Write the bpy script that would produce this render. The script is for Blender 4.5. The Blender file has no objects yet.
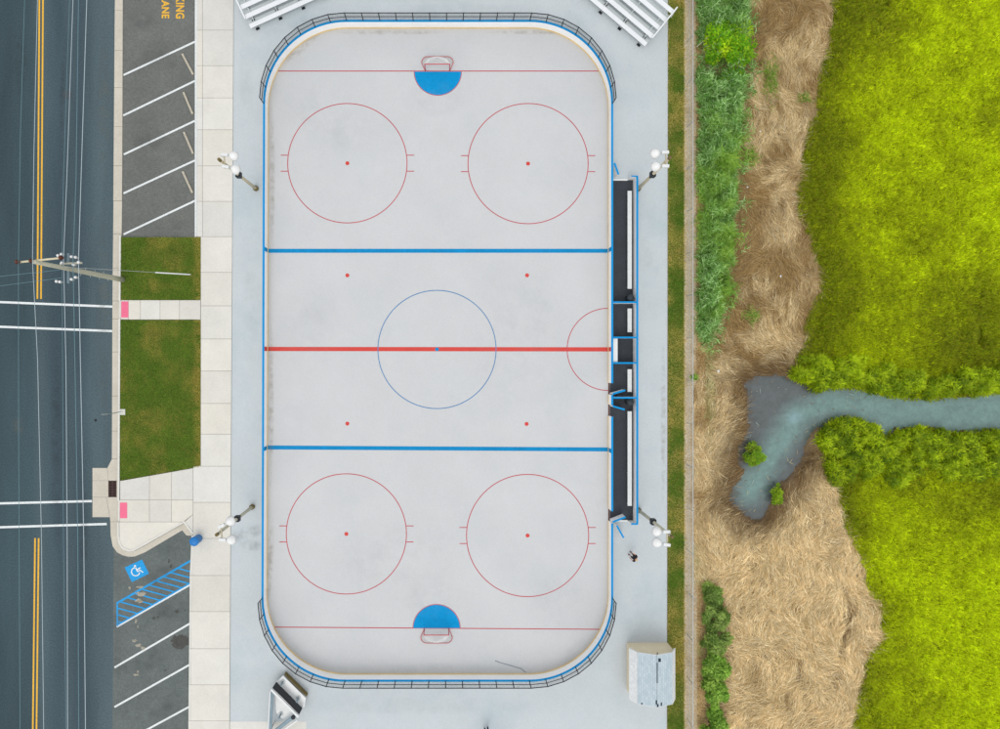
import bpy, math, random
import numpy as np
from mathutils import Vector

random.seed(7)
rng = np.random.default_rng(11)
PI = math.pi

# ------------------------------------------------------------------ scale
S = 0.076            # metres per photo pixel on the ground
H = 52.0             # drone height
NX, NY = 450.0, 361.0  # point straight below the drone
GAIN = 1.22          # radiance of a horizontal white surface under this sky


def G(px, py, z=0.0):
    """ground point measured on the photo, raised straight up to z"""
    return Vector(((px - NX) * S, -(py - NY) * S, z))


def P(px, py, z=0.0):
    """real position of a point at height z seen at a photo pixel"""
    k = 1 - z / H
    return Vector(((px - NX) * S * k, -(py - NY) * S * k, z))


def lin(v):
    v = v / 255.0
    return v / 12.92 if v <= 0.04045 else ((v + 0.055) / 1.055) ** 2.4


def C(r, g, b, k=1.0):
    return tuple(min(0.95, lin(v) / GAIN * k) for v in (r, g, b))


scene = bpy.context.scene
COL = scene.collection

# ------------------------------------------------------------------ materials


def nd(nt, t, **kw):
    n = nt.nodes.new(t)
    for k, v in kw.items():
        setattr(n, k, v)
    return n


def mat(name, col, rough=0.75, var=0.08, scale=0.6, fine=0.06, fscale=14.0, bump=0.0,
        metal=0.0, spec=0.25, stretch=(1, 1, 1), attr=None, blotch=None, trans=0.0, grain=0.0):
    """procedural surface: base colour broken up by two noises, optional stains, bump, leaf translucency"""
    m = bpy.data.materials.new(name)
    m.use_nodes = True
    nt = m.node_tree
    nt.nodes.clear()
    L = nt.links.new
    out = nd(nt, 'ShaderNodeOutputMaterial')
    bs = nd(nt, 'ShaderNodeBsdfPrincipled')
    bs.inputs['Roughness'].default_value = rough
    bs.inputs['Metallic'].default_value = metal
    bs.inputs['Specular IOR Level'].default_value = spec
    tc = nd(nt, 'ShaderNodeTexCoord')
    mp = nd(nt, 'ShaderNodeMapping')
    mp.inputs['Scale'].default_value = stretch
    L(tc.outputs['Object'], mp.inputs['Vector'])
    n1 = nd(nt, 'ShaderNodeTexNoise')
    n1.inputs['Scale'].default_value = scale
    n1.inputs['Detail'].default_value = 5
    n1.inputs['Roughness'].default_value = 0.6
    L(mp.outputs[0], n1.inputs['Vector'])
    n2 = nd(nt, 'ShaderNodeTexNoise')
    n2.inputs['Scale'].default_value = fscale
    n2.inputs['Detail'].default_value = 4
    L(tc.outputs['Object'], n2.inputs['Vector'])

    def rng_node(src, a):
        r = nd(nt, 'ShaderNodeMapRange')
        r.inputs['From Min'].default_value = 0.3
        r.inputs['From Max'].default_value = 0.7
        r.inputs['To Min'].default_value = 1 - a
        r.inputs['To Max'].default_value = 1 + a
        L(src, r.inputs['Value'])
        return r.outputs[0]
    a1 = rng_node(n1.outputs['Fac'], var)
    a2 = rng_node(n2.outputs['Fac'], fine)
    mu = nd(nt, 'ShaderNodeMath', operation='MULTIPLY')
    L(a1, mu.inputs[0])
    L(a2, mu.inputs[1])
    fac = mu.outputs[0]
    if grain:
        n3 = nd(nt, 'ShaderNodeTexNoise')
        n3.inputs['Scale'].default_value = 11
        n3.inputs['Detail'].default_value = 2
        L(tc.outputs['Object'], n3.inputs['Vector'])
        m3 = nd(nt, 'ShaderNodeMath', operation='MULTIPLY')
        L(fac, m3.inputs[0])
        L(rng_node(n3.outputs['Fac'], grain), m3.inputs[1])
        fac = m3.outputs[0]
    vm = nd(nt, 'ShaderNodeVectorMath', operation='SCALE')
    if attr:
        at = nd(nt, 'ShaderNodeAttribute', attribute_name=attr)
        src = at.outputs['Color']
    else:
        rgb = nd(nt, 'ShaderNodeRGB')
        rgb.outputs[0].default_value = (*col, 1)
        src = rgb.outputs[0]
    if blotch:
        bcol, bscale, lo, hi, amt = blotch
        nb = nd(nt, 'ShaderNodeTexNoise')
        nb.inputs['Scale'].default_value = bscale
        nb.inputs['Detail'].default_value = 6
        nb.inputs['Roughness'].default_value = 0.65
        L(mp.outputs[0], nb.inputs['Vector'])
        rb = nd(nt, 'ShaderNodeMapRange')
        rb.inputs['From Min'].default_value = lo
        rb.inputs['From Max'].default_value = hi
        rb.inputs['To Max'].default_value = amt
        L(nb.outputs['Fac'], rb.inputs['Value'])
        mx = nd(nt, 'ShaderNodeMix', data_type='RGBA')
        L(rb.outputs[0], mx.inputs[0])
        L(src, mx.inputs[6])
        mx.inputs[7].default_value = (*bcol, 1)
        src = mx.outputs[2]
    L(src, vm.inputs[0])
    L(fac, vm.inputs['Scale'])
    L(vm.outputs[0], bs.inputs['Base Color'])
    if bump:
        b = nd(nt, 'ShaderNodeBump')
        b.inputs['Strength'].default_value = bump
        b.inputs['Distance'].default_value = 0.02
        L(n2.outputs['Fac'], b.inputs['Height'])
        L(b.outputs[0], bs.inputs['Normal'])
    sh = bs.outputs[0]
    if trans:
        tr = nd(nt, 'ShaderNodeBsdfTranslucent')
        L(vm.outputs[0], tr.inputs['Color'])
        ms = nd(nt, 'ShaderNodeMixShader')
        ms.inputs[0].default_value = trans
        L(bs.outputs[0], ms.inputs[1])
        L(tr.outputs[0], ms.inputs[2])
        sh = ms.outputs[0]
    L(sh, out.inputs['Surface'])
    return m


def mesh_mat(name, col, pitch, wire, metal=0.3):
    """woven wire or net: real holes from a diamond pattern in metres"""
    m = bpy.data.materials.new(name)
    m.use_nodes = True
    nt = m.node_tree
    nt.nodes.clear()
    L = nt.links.new
    out = nd(nt, 'ShaderNodeOutputMaterial')
    bs = nd(nt, 'ShaderNodeBsdfPrincipled')
    bs.inputs['Base Color'].default_value = (*col, 1)
    bs.inputs['Metallic'].default_value = metal
    bs.inputs['Roughness'].default_value = 0.55
    tp = nd(nt, 'ShaderNodeBsdfTransparent')
    uv = nd(nt, 'ShaderNodeUVMap')
    sp = nd(nt, 'ShaderNodeSeparateXYZ')
    L(uv.outputs[0], sp.inputs[0])
    res = []
    for op in ('ADD', 'SUBTRACT'):
        a = nd(nt, 'ShaderNodeMath', operation=op)
        L(sp.outputs[0], a.inputs[0])
        L(sp.outputs[1], a.inputs[1])
        d = nd(nt, 'ShaderNodeMath', operation='DIVIDE')
        L(a.outputs[0], d.inputs[0])
        d.inputs[1].default_value = pitch
        f = nd(nt, 'ShaderNodeMath', operation='FRACT')
        L(d.outputs[0], f.inputs[0])
        l = nd(nt, 'ShaderNodeMath', operation='LESS_THAN')
        L(f.outputs[0], l.inputs[0])
        l.inputs[1].default_value = wire
        res.append(l.outputs[0])
    mxx = nd(nt, 'ShaderNodeMath', operation='MAXIMUM')
    L(res[0], mxx.inputs[0])
    L(res[1], mxx.inputs[1])
    ms = nd(nt, 'ShaderNodeMixShader')
    L(mxx.outputs[0], ms.inputs[0])
    L(tp.outputs[0], ms.inputs[1])
    L(bs.outputs[0], ms.inputs[2])
    L(ms.outputs[0], out.inputs['Surface'])
    return m


M = {}
M['road'] = road_mat = mat('road_asphalt', C(74, 90, 97), 0.9, 0.16, 0.35, 0.06, 6, 0.25, stretch=(1, 0.12, 1), grain=0.22,
                blotch=(C(52, 68, 74), 0.25, 0.45, 0.7, 0.55))
M['lot'] = mat('lot_asphalt', C(112, 114, 110), 0.9, 0.12, 0.45, 0.10, 4, 0.3, grain=0.17,
               blotch=(C(120, 122, 116), 0.4, 0.5, 0.75, 0.6))
M['lot_low'] = mat('lower_lot_asphalt', C(106, 113, 111), 0.9, 0.12, 0.45, 0.10, 4, 0.3, grain=0.17,
                   blotch=(C(76, 84, 84), 0.4, 0.5, 0.75, 0.5))
M['concrete'] = mat('sidewalk_concrete', C(222, 219, 209), 0.85, 0.05, 0.5, 0.03, 7, 0.1, attr='slab', grain=0.03,
                    blotch=(C(200, 194, 180), 0.35, 0.55, 0.8, 0.3))
M['kerb'] = mat('kerb_concrete', C(208, 201, 186), 0.85, 0.07, 0.7, 0.05, 8, 0.1, grain=0.04)
M['kerb_top'] = mat('kerb_top_concrete', C(226, 224, 216), 0.85, 0.05, 0.9, 0.03, 8)
M['joint'] = mat('joint_gap', C(150, 146, 136), 0.95)
M['rink'] = mat('rink_coating', C(207, 208, 209), 0.6, 0.03, 0.25, 0.02, 9, 0.04, spec=0.3, grain=0.025,
                blotch=(C(196, 201, 204), 0.16, 0.48, 0.78, 0.6))
M['apron'] = mat('apron_coating', C(201, 208, 211), 0.7, 0.035, 0.3, 0.025, 8, 0.05, grain=0.03,
                 blotch=(C(172, 192, 198), 0.14, 0.5, 0.75, 0.6))
M['soil'] = mat('soil', C(128, 105, 74), 0.95, 0.2, 0.8, 0.22, 9, 0.6, attr='ground_colour', grain=0.25)
M['lawn'] = mat('lawn_soil', C(92, 108, 38), 0.95, 0.25, 0.7, 0.25, 9, 0.5, grain=0.3,
                blotch=(C(140, 128, 58), 0.55, 0.48, 0.7, 0.8))
M['gravel'] = mat('gravel', C(206, 192, 168), 0.95, 0.12, 0.8, 0.22, 10, 0.6, grain=0.25,
                  blotch=(C(176, 152, 112), 0.6, 0.5, 0.75, 0.6))
M['white'] = mat('white_paint', C(240, 241, 239), 0.5, 0.03, 1.0, 0.03, 9)
M['board_white'] = mat('board_white', (0.88, 0.88, 0.87), 0.35, 0.03, 0.8, 0.03, 6, spec=0.4)
M['line_white'] = mat('road_white_paint', C(232, 236, 236), 0.7, 0.05, 1.0, 0.10, 12, grain=0.12)
M['line_yellow'] = mat('road_yellow_paint', C(240, 186, 62), 0.7, 0.06, 1.0, 0.12, 12, grain=0.15)
M['blue'] = mat('blue_paint', C(0, 148, 216), 0.6, 0.05, 0.8, 0.04, 9, spec=0.12)
M['crease'] = mat('crease_paint', C(4, 150, 212), 0.75, 0.06, 0.7, 0.06, 5, spec=0.12, grain=0.06)
M['floor_blue'] = mat('floor_blue_paint', C(24, 142, 200), 0.8, 0.08, 0.7, 0.08, 5, spec=0.1, grain=0.06)
M['lot_blue'] = mat('stall_blue_paint', C(38, 160, 226), 0.7, 0.06, 0.9, 0.1, 9, grain=0.1)
M['red'] = mat('floor_red_paint', C(216, 74, 66), 0.6, 0.06, 0.9, 0.05, 9)
M['thin_red'] = mat('thin_red_paint', C(196, 82, 92), 0.6, 0.06, 0.9, 0.05, 9)
M['thin_blue'] = mat('thin_blue_paint', C(70, 132, 186), 0.6, 0.06, 0.9, 0.05, 9)
M['kick'] = mat('kick_yellow', C(242, 214, 160), 0.5, 0.12, 0.7, 0.06, 8)
M['pink'] = mat('tactile_pink', C(246, 120, 152), 0.7, 0.05, 1.5, 0.06, 20)
M['rubber'] = mat('rubber_mat', C(66, 70, 76), 0.85, 0.1, 0.7, 0.1, 10, 0.2, grain=0.1)
M['dark'] = mat('dark_metal', C(30, 36, 42), 0.5, 0.1, 2, 0.05, 12)
M['black_link'] = mesh_mat('black_chain_link', C(26, 36, 42), 0.052, 0.125)
M['grey_link'] = mesh_mat('grey_chain_link', C(176, 176, 170), 0.055, 0.10, 0.4)
M['net'] = mesh_mat('goal_net', C(226, 224, 220), 0.045, 0.13, 0.0)
M['goal_red'] = mat('goal_red', C(206, 52, 62), 0.4, 0.05, 2, 0.04, 9, spec=0.4)
M['alu'] = mat('bleacher_aluminium', C(238, 241, 243), 0.45, 0.03, 1.2, 0.03, 9)
M['alu_grey'] = mat('footboard_aluminium', C(200, 207, 207), 0.5, 0.05, 1.2, 0.04, 9)
M['steel'] = mat('galvanised_steel', C(196, 200, 200), 0.5, 0.06, 1.5, 0.05, 9, metal=0.3)
M['steel_blue'] = mat('weathered_steel', C(130, 150, 160), 0.5, 0.1, 2, 0.08, 9, metal=0.2)
M['wood_pole'] = mat('weathered_pole', C(196, 194, 174), 0.85, 0.12, 1.0, 0.12, 9, 0.3, stretch=(1, 1, 0.2))
M['light_pole'] = mat('tan_pole', C(214, 203, 174), 0.8, 0.1, 1.0, 0.1, 9, 0.2, stretch=(1, 1, 0.2))
M['dirty_wood'] = mat('dirty_wood', C(118, 104, 66), 0.9, 0.2, 1.2, 0.15, 9, 0.3)
M['rust'] = mat('brown_porcelain', C(98, 58, 46), 0.4, 0.1, 3, 0.05, 9)
M['lamp'] = mat('lamp_bowl_white', C(244, 244, 243), 0.35, 0.03, 2, 0.02, 9)
M['wire'] = mat('bare_wire', C(186, 200, 206), 0.5, 0.05, 1, 0.05, 9, metal=0.1)
M['wire_dark'] = mat('sheathed_wire', C(110, 146, 156), 0.6, 0.05, 1, 0.05, 9)
M['bin_blue'] = mat('bin_blue', C(20, 122, 196), 0.45, 0.06, 2, 0.05, 9, spec=0.4)
M['bin_dark'] = mat('bin_dark', C(52, 60, 66), 0.55, 0.08, 2, 0.05, 9)
M['stop'] = mat('wheel_stop_concrete', C(196, 188, 170), 0.9, 0.12, 1.5, 0.1, 10, 0.3)
M['grate'] = mat('rusty_grate', C(86, 66, 62), 0.8, 0.15, 3, 0.12, 12)
M['pit'] = mat('drain_pit', C(36, 30, 28), 0.95)
M['siding'] = mat('beige_siding', C(238, 224, 194), 0.7, 0.05, 1.0, 0.04, 8)
M['trim'] = mat('white_trim', C(234, 236, 235), 0.55, 0.03, 1, 0.03, 8)
M['shingle_light'] = mat('pale_shingles', C(236, 238, 238), 0.85, 0.05, 2.5, 0.08, 6, 0.3, grain=0.08)
M['shingle_gap'] = mat('bare_roof_felt', C(44, 58, 66), 0.9)
M['stain_dark'] = mat('oil_stain', C(80, 80, 76), 0.8, 0.2, 3, 0.15, 12)
M['stain_light'] = mat('dried_spill', C(164, 160, 146), 0.9, 0.25, 3, 0.2, 12)
M['iron'] = mat('cast_iron_cover', C(72, 80, 84), 0.7, 0.15, 4, 0.15, 18)
M['leaf'] = mat('leaves', (0.1, 0.2, 0.03), 0.6, 0.1, 0.8, 0.1, 6, attr='blade_colour', trans=0.42, spec=0.2)
M['straw'] = mat('straw', (0.4, 0.3, 0.15), 0.75, 0.12, 0.5, 0.1, 5, attr='blade_colour', trans=0.1, spec=0.2)
M['bark'] = mat('bark', C(112, 92, 66), 0.9, 0.2, 3, 0.2, 12, 0.4)
M['paper'] = mat('white_litter', C(238, 238, 236), 0.7)
M['skin'] = mat('skin', C(224, 168, 138), 0.55, 0.04, 6, 0.03, 20)
M['shirt'] = mat('dark_shirt', C(40, 36, 44), 0.85, 0.1, 6, 0.08, 30)
M['shorts'] = mat('dark_shorts', C(56, 50, 56), 0.85, 0.1, 6, 0.08, 30)
M['hair'] = mat('fair_hair', C(226, 186, 122), 0.6, 0.1, 20, 0.1, 60)
M['shoe'] = mat('shoes', C(120, 84, 84), 0.7)
M['dark_trousers'] = mat('dark_trousers', C(28, 40, 50), 0.85)
M['dark_hair'] = mat('dark_hair', C(40, 32, 28), 0.6)


def lane_wear_tone(m):
    """polished lanes and paler dusty shoulder, darker towards the left edge: tone varies across the width of the road"""
    nt = m.node_tree
    L = nt.links.new
    bs = [n for n in nt.nodes if n.type == 'BSDF_PRINCIPLED'][0]
    src = bs.inputs['Base Color'].links[0].from_socket
    tc = nd(nt, 'ShaderNodeTexCoord')
    sp = nd(nt, 'ShaderNodeSeparateXYZ')
    L(tc.outputs['Object'], sp.inputs[0])
    r = nd(nt, 'ShaderNodeMapRange')
    r.inputs['From Min'].default_value = -450 * S
    r.inputs['From Max'].default_value = -335 * S
    L(sp.outputs[0], r.inputs['Value'])
    cr = nd(nt, 'ShaderNodeValToRGB')
    e = cr.color_ramp.elements
    e[0].position, e[0].color = 0.0, (.72, .80, .80, 1)
    e[1].position, e[1].color = 1.0, (1.42, 1.36, 1.3, 1)
    for p, c in ((.28, (.80, .88, .87)), (.36, (1.12, 1.12, 1.08)), (.46, (.92, .95, .98)), (.52, (.86, .90, .94)), (.62, (1.0, 1.0, 1.0)), (.70, (.88, .91, .95)), (.82, (1.2, 1.18, 1.14))):
        q = e.new(p)
        q.color = (*c, 1)
    L(r.outputs[0], cr.inputs[0])
    mx = nd(nt, 'ShaderNodeMix', data_type='RGBA', blend_type='MULTIPLY')
    mx.inputs[0].default_value = 1
    L(src, mx.inputs[6])
    L(cr.outputs[0], mx.inputs[7])
    L(mx.outputs[2], bs.inputs['Base Color'])


lane_wear_tone(road_mat)


def shingle_mat():
    m = bpy.data.materials.new('grey_shingles')
    m.use_nodes = True
    nt = m.node_tree
    L = nt.links.new
    bs = nt.nodes['Principled BSDF']
    bs.inputs['Roughness'].default_value = 0.9
    bs.inputs['Specular IOR Level'].default_value = 0.15
    tc = nd(nt, 'ShaderNodeTexCoord')
    mp = nd(nt, 'ShaderNodeMapping')
    mp.inputs['Rotation'].default_value = (0, 0, PI / 2)
    L(tc.outputs['Object'], mp.inputs['Vector'])
    br = nd(nt, 'ShaderNodeTexBrick')
    br.inputs['Scale'].default_value = 1
    br.inputs['Brick Width'].default_value = 0.3
    br.inputs['Row Height'].default_value = 0.15
    br.inputs['Mortar Size'].default_value = 0.006
    br.inputs['Color1'].default_value = (*C(202, 214, 220), 1)
    br.inputs['Color2'].default_value = (*C(186, 201, 209), 1)
    br.inputs['Mortar'].default_value = (*C(150, 168, 177), 1)
    L(mp.outputs[0], br.inputs['Vector'])
    n = nd(nt, 'ShaderNodeTexNoise')
    n.inputs['Scale'].default_value = 22
    L(tc.outputs['Object'], n.inputs['Vector'])
    r = nd(nt, 'ShaderNodeMapRange')
    r.inputs['To Min'].default_value = 0.8
    r.inputs['To Max'].default_value = 1.2
    L(n.outputs['Fac'], r.inputs['Value'])
    vm = nd(nt, 'ShaderNodeVectorMath', operation='SCALE')
    L(br.outputs['Color'], vm.inputs[0])
    L(r.outputs[0], vm.inputs['Scale'])
    L(vm.outputs[0], bs.inputs['Base Color'])
    return m


M['shingle'] = shingle_mat()


def water_mat():
    m = bpy.data.materials.new('creek_water')
    m.use_nodes = True
    nt = m.node_tree
    L = nt.links.new
    bs = nt.nodes['Principled BSDF']
    bs.inputs['Roughness'].default_value = 0.12
    bs.inputs['Specular IOR Level'].default_value = 0.5
    tc = nd(nt, 'ShaderNodeTexCoord')
    at = nd(nt, 'ShaderNodeAttribute', attribute_name='water_colour')
    n = nd(nt, 'ShaderNodeTexNoise')
    n.inputs['Scale'].default_value = 2.6
    n.inputs['Detail'].default_value = 9
    n.inputs['Roughness'].default_value = 0.78
    n.inputs['Distortion'].default_value = 0.25
    L(tc.outputs['Object'], n.inputs['Vector'])
    r = nd(nt, 'ShaderNodeMapRange')
    r.inputs['From Min'].default_value = 0.3
    r.inputs['From Max'].default_value = 0.7
    r.inputs['To Min'].default_value = 0.74
    r.inputs['To Max'].default_value = 1.16
    L(n.outputs['Fac'], r.inputs['Value'])
    vm = nd(nt, 'ShaderNodeVectorMath', operation='SCALE')
    L(at.outputs['Color'], vm.inputs[0])
    L(r.outputs[0], vm.inputs['Scale'])
    L(vm.outputs[0], bs.inputs['Base Color'])
    n2 = nd(nt, 'ShaderNodeTexNoise')
    n2.inputs['Scale'].default_value = 5
    n2.inputs['Detail'].default_value = 3
    L(tc.outputs['Object'], n2.inputs['Vector'])
    b = nd(nt, 'ShaderNodeBump')
    b.inputs['Strength'].default_value = 0.25
    b.inputs['Distance'].default_value = 0.02
    L(n2.outputs['Fac'], b.inputs['Height'])
    L(b.outputs[0], bs.inputs['Normal'])
    return m


M['water'] = water_mat()

# ------------------------------------------------------------------ objects


def tag(o, label=None, cat=None, group=None, kind=None):
    if label:
        o['label'] = label
    if cat:
        o['category'] = cat
    if group:
        o['group'] = group
    if kind:
        o['kind'] = kind
    return o


def root_of(o):
    while o.parent:
        o = o.parent
    return o


def link(name, me, m, parent=None):
    o = bpy.data.objects.new(name, me)
    COL.objects.link(o)
    if m is not None:
        me.materials.append(m)
    if parent is not None:
        o.parent = parent
    return o


def empty(name, loc, label, cat, group=None, kind=None):
    o = bpy.data.objects.new(name, None)
    o.empty_display_size = 0.3
    COL.objects.link(o)
    o.location = loc
    return tag(o, label, cat, group, kind)


def dup(o, loc=None, rz=None, parent=None):
    c = o.copy()
    COL.objects.link(c)
    if parent is not None:
        c.parent = parent
    if loc is not None:
        c.location = loc
    if rz is not None:
        c.rotation_euler = (0, 0, rz)
    for ch in [x for x in bpy.data.objects if x.parent == o]:
        dup(ch, parent=c)
    return c


class MB:
    """collects shapes in world metres, built as ONE mesh object"""

    def __init__(self):
        self.v, self.f = [], []

    def add(self, vs, fs):
        b = len(self.v)
        self.v += [Vector(p) for p in vs]
        self.f += [tuple(i + b for i in f) for f in fs]
        return self

    def poly(self, pts):
        return self.add(pts, [tuple(range(len(pts)))])

    def prism(self, pts, z0, z1):
        n = len(pts)
        a = [Vector((p[0], p[1], z0)) for p in pts]
        b = [Vector((p[0], p[1], z1)) for p in pts]
        ar = sum(pts[i][0] * pts[(i + 1) % n][1] - pts[(i + 1) % n][0] * pts[i][1] for i in range(n))
        if ar < 0:
            a.reverse()
            b.reverse()
        fs = [tuple(range(n - 1, -1, -1)), tuple(range(n, 2 * n))]
        fs += [(i, (i + 1) % n, n + (i + 1) % n, n + i) for i in range(n)]
        return self.add(a + b, fs)

    def bar(self, a, b, w, h, up=Vector((0, 0, 1))):
        """beam with rectangular section from a to b (w across, h along up)"""
        a, b = Vector(a), Vector(b)
        d = (b - a).normalized()
        s = d.cross(up)
        if s.length < 1e-4:
            s = d.cross(Vector((1, 0, 0)))
        s.normalize()
        u = s.cross(d).normalized()
        q = []
        for p in (a, b):
            for i, j in ((-1, -1), (1, -1), (1, 1), (-1, 1)):
                q.append(p + s * (i * w / 2) + u * (j * h / 2))
        return self.add(q, [(0, 1, 2, 3), (7, 6, 5, 4), (0, 4, 5, 1), (1, 5, 6, 2), (2, 6, 7, 3), (3, 7, 4, 0)])

    def tube(self, pts, r, n=8, r2=None, closed=False):
        pts = [Vector(p) for p in pts]
        m = len(pts)
        vs, fs = [], []
        for k, p in enumerate(pts):
            if closed:
                d = pts[(k + 1) % m] - pts[k - 1]
            else:
                d = pts[min(k + 1, m - 1)] - pts[max(k - 1, 0)]
            d.normalize()
            s = d.cross(Vector((0, 0, 1)))
            if s.length < 1e-3:
                s = d.cross(Vector((0, 1, 0)))
            s.normalize()
            u = s.cross(d)
            rr = r if r2 is None else r + (r2 - r) * k / max(1, m - 1)
            for j in range(n):
                t = 2 * PI * j / n
                vs.append(p + s * (math.cos(t) * rr) + u * (math.sin(t) * rr))
        rows = m if closed else m - 1
        for k in range(rows):
            k2 = (k + 1) % m
            for j in range(n):
                fs.append((k * n + j, k * n + (j + 1) % n, k2 * n + (j + 1) % n, k2 * n + j))
        if not closed:
            fs.append(tuple(range(n - 1, -1, -1)))
            fs.append(tuple(range((m - 1) * n, m * n)))
        return self.add(vs, fs)

    def lathe(self, c, prof, n=20, axis=None):
        """profile [(r, h)] turned about axis through c"""
        c = Vector(c)
        ax = Vector(axis).normalized() if axis is not None else Vector((0, 0, 1))
        s = ax.cross(Vector((0, 1, 0)))
        if s.length < 1e-3:
            s = ax.cross(Vector((1, 0, 0)))
        s.normalize()
        u = ax.cross(s)
        vs, fs = [], []
        for r, h in prof:
            for j in range(n):
                t = 2 * PI * j / n
                vs.append(c + ax * h + s * (r * math.cos(t)) + u * (r * math.sin(t)))
        m = len(prof)
        for k in range(m - 1):
            for j in range(n):
                fs.append((k * n + j, k * n + (j + 1) % n, (k + 1) * n + (j + 1) % n, (k + 1) * n + j))
        fs.append(tuple(range(n - 1, -1, -1)))
        fs.append(tuple(range((m - 1) * n, m * n)))
        return self.add(vs, fs)

    def build(self, name, m, parent=None, smooth=False, bevel=0.0, label=None):
        off = root_of(parent).location if parent is not None else Vector((0, 0, 0))
        me = bpy.data.meshes.new(name)
        me.from_pydata([tuple(p - off) for p in self.v], [], self.f)
        me.update()
        if smooth:
            me.polygons.foreach_set('use_smooth', [True] * len(me.polygons))
        o = link(name, me, m, parent)
        if bevel:
            bv = o.modifiers.new('soft_edges', 'BEVEL')
            bv.width = bevel
            bv.segments = 2
            bv.limit_method = 'ANGLE'
        if label:
            o['label'] = label
        return o


def struct(o, label, cat):
    return tag(o, label, cat, kind='structure')


def line_strip(a, b, w, z):
    """flat painted stripe between two photo pixels, w in pixels"""
    a, b = G(*a, z), G(*b, z)
    d = (b - a).normalized()
    s = Vector((-d.y, d.x, 0)) * (w * S / 2)
    return [a - s, b - s, b + s, a + s]


def ring(c, r, w, z, a0=0, a1=2 * PI, n=96):
    vs, fs = [], []
    full = abs(a1 - a0 - 2 * PI) < 1e-6
    m = n if full else n + 1
    for i in range(m):
        t = a0 + (a1 - a0) * i / n
        for rr in (r - w / 2, r + w / 2):
            vs.append(G(c[0] + rr * math.cos(t), c[1] + rr * math.sin(t), z))
    for i in range(n):
        j = (i + 1) % m
        fs.append((2 * i, 2 * i + 1, 2 * j + 1, 2 * j))
    return vs, [f[::-1] for f in fs]


def disc(c, r, z, a0=0, a1=2 * PI, n=48):
    return [G(c[0] + r * math.cos(a1 + (a0 - a1) * i / n), c[1] + r * math.sin(a1 + (a0 - a1) * i / n), z)
            for i in range(n + (0 if abs(a1 - a0 - 2 * PI) < 1e-6 else 1))]


# ------------------------------------------------------------------ numpy helpers for vegetation


def vnoise(x, y, scale, seed=0):
    x = np.asarray(x) / scale + 1000.0
    y = np.asarray(y) / scale + 1000.0
    xi, yi = np.floor(x).astype(np.int64), np.floor(y).astype(np.int64)
    fx, fy = x - xi, y - yi
    fx, fy = fx * fx * (3 - 2 * fx), fy * fy * (3 - 2 * fy)

    def h(a, b):
        n = (a * 374761393 + b * 668265263 + seed * 1442695041) & 0xFFFFFFFF
        n = ((n ^ (n >> 13)) * 1274126177) & 0xFFFFFFFF
        return ((n ^ (n >> 16)) & 0xFFFF) / 65535.0
    return (h(xi, yi) * (1 - fx) + h(xi + 1, yi) * fx) * (1 - fy) + (h(xi, yi + 1) * (1 - fx) + h(xi + 1, yi + 1) * fx) * fy


def fbm(x, y, scale, seed=0, octv=4):
    s, a, t = 0, 0.5, 0
    for k in range(octv):
        s = s + a * vnoise(x, y, scale / 2 ** k, seed + k * 17)
        t += a
        a *= 0.55
    return s / t


def inside(px, py, poly):
    px, py = np.asarray(px), np.asarray(py)
    r = np.zeros(px.shape, bool)
    n = len(poly)
    for i in range(n):
        x0, y0 = poly[i]
        x1, y1 = poly[(i + 1) % n]
        if y0 == y1:
            continue
        c = ((y0 > py) != (y1 > py)) & (px < (x1 - x0) * (py - y0) / (y1 - y0) + x0)
        r ^= c
    return r


def dist_to(px, py, pts, closed=True):
    px, py = np.asarray(px, float), np.asarray(py, float)
    d = np.full(px.shape, 1e9)
    n = len(pts)
    for i in range(n if closed else n - 1):
        x0, y0 = pts[i]
        x1, y1 = pts[(i + 1) % n]
        L2 = (x1 - x0) ** 2 + (y1 - y0) ** 2
        t = np.clip(((px - x0) * (x1 - x0) + (py - y0) * (y1 - y0)) / max(L2, 1e-9), 0, 1)
        d = np.minimum(d, np.hypot(px - x0 - t * (x1 - x0), py - y0 - t * (y1 - y0)))
    return d


def jag(poly, amp, seed, step=6.0):
    """break a traced edge into an uneven natural outline"""
    r = random.Random(seed)
    out = []
    n = len(poly)
    for i in range(n):
        a, b = poly[i], poly[(i + 1) % n]
        L = math.hypot(b[0] - a[0], b[1] - a[1])
        k = max(1, int(L / step))
        for j in range(k):
            t = j / k
            out.append((a[0] + (b[0] - a[0]) * t + r.uniform(-amp, amp), a[1] + (b[1] - a[1]) * t + r.uniform(-amp, amp)))
    return out


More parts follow.
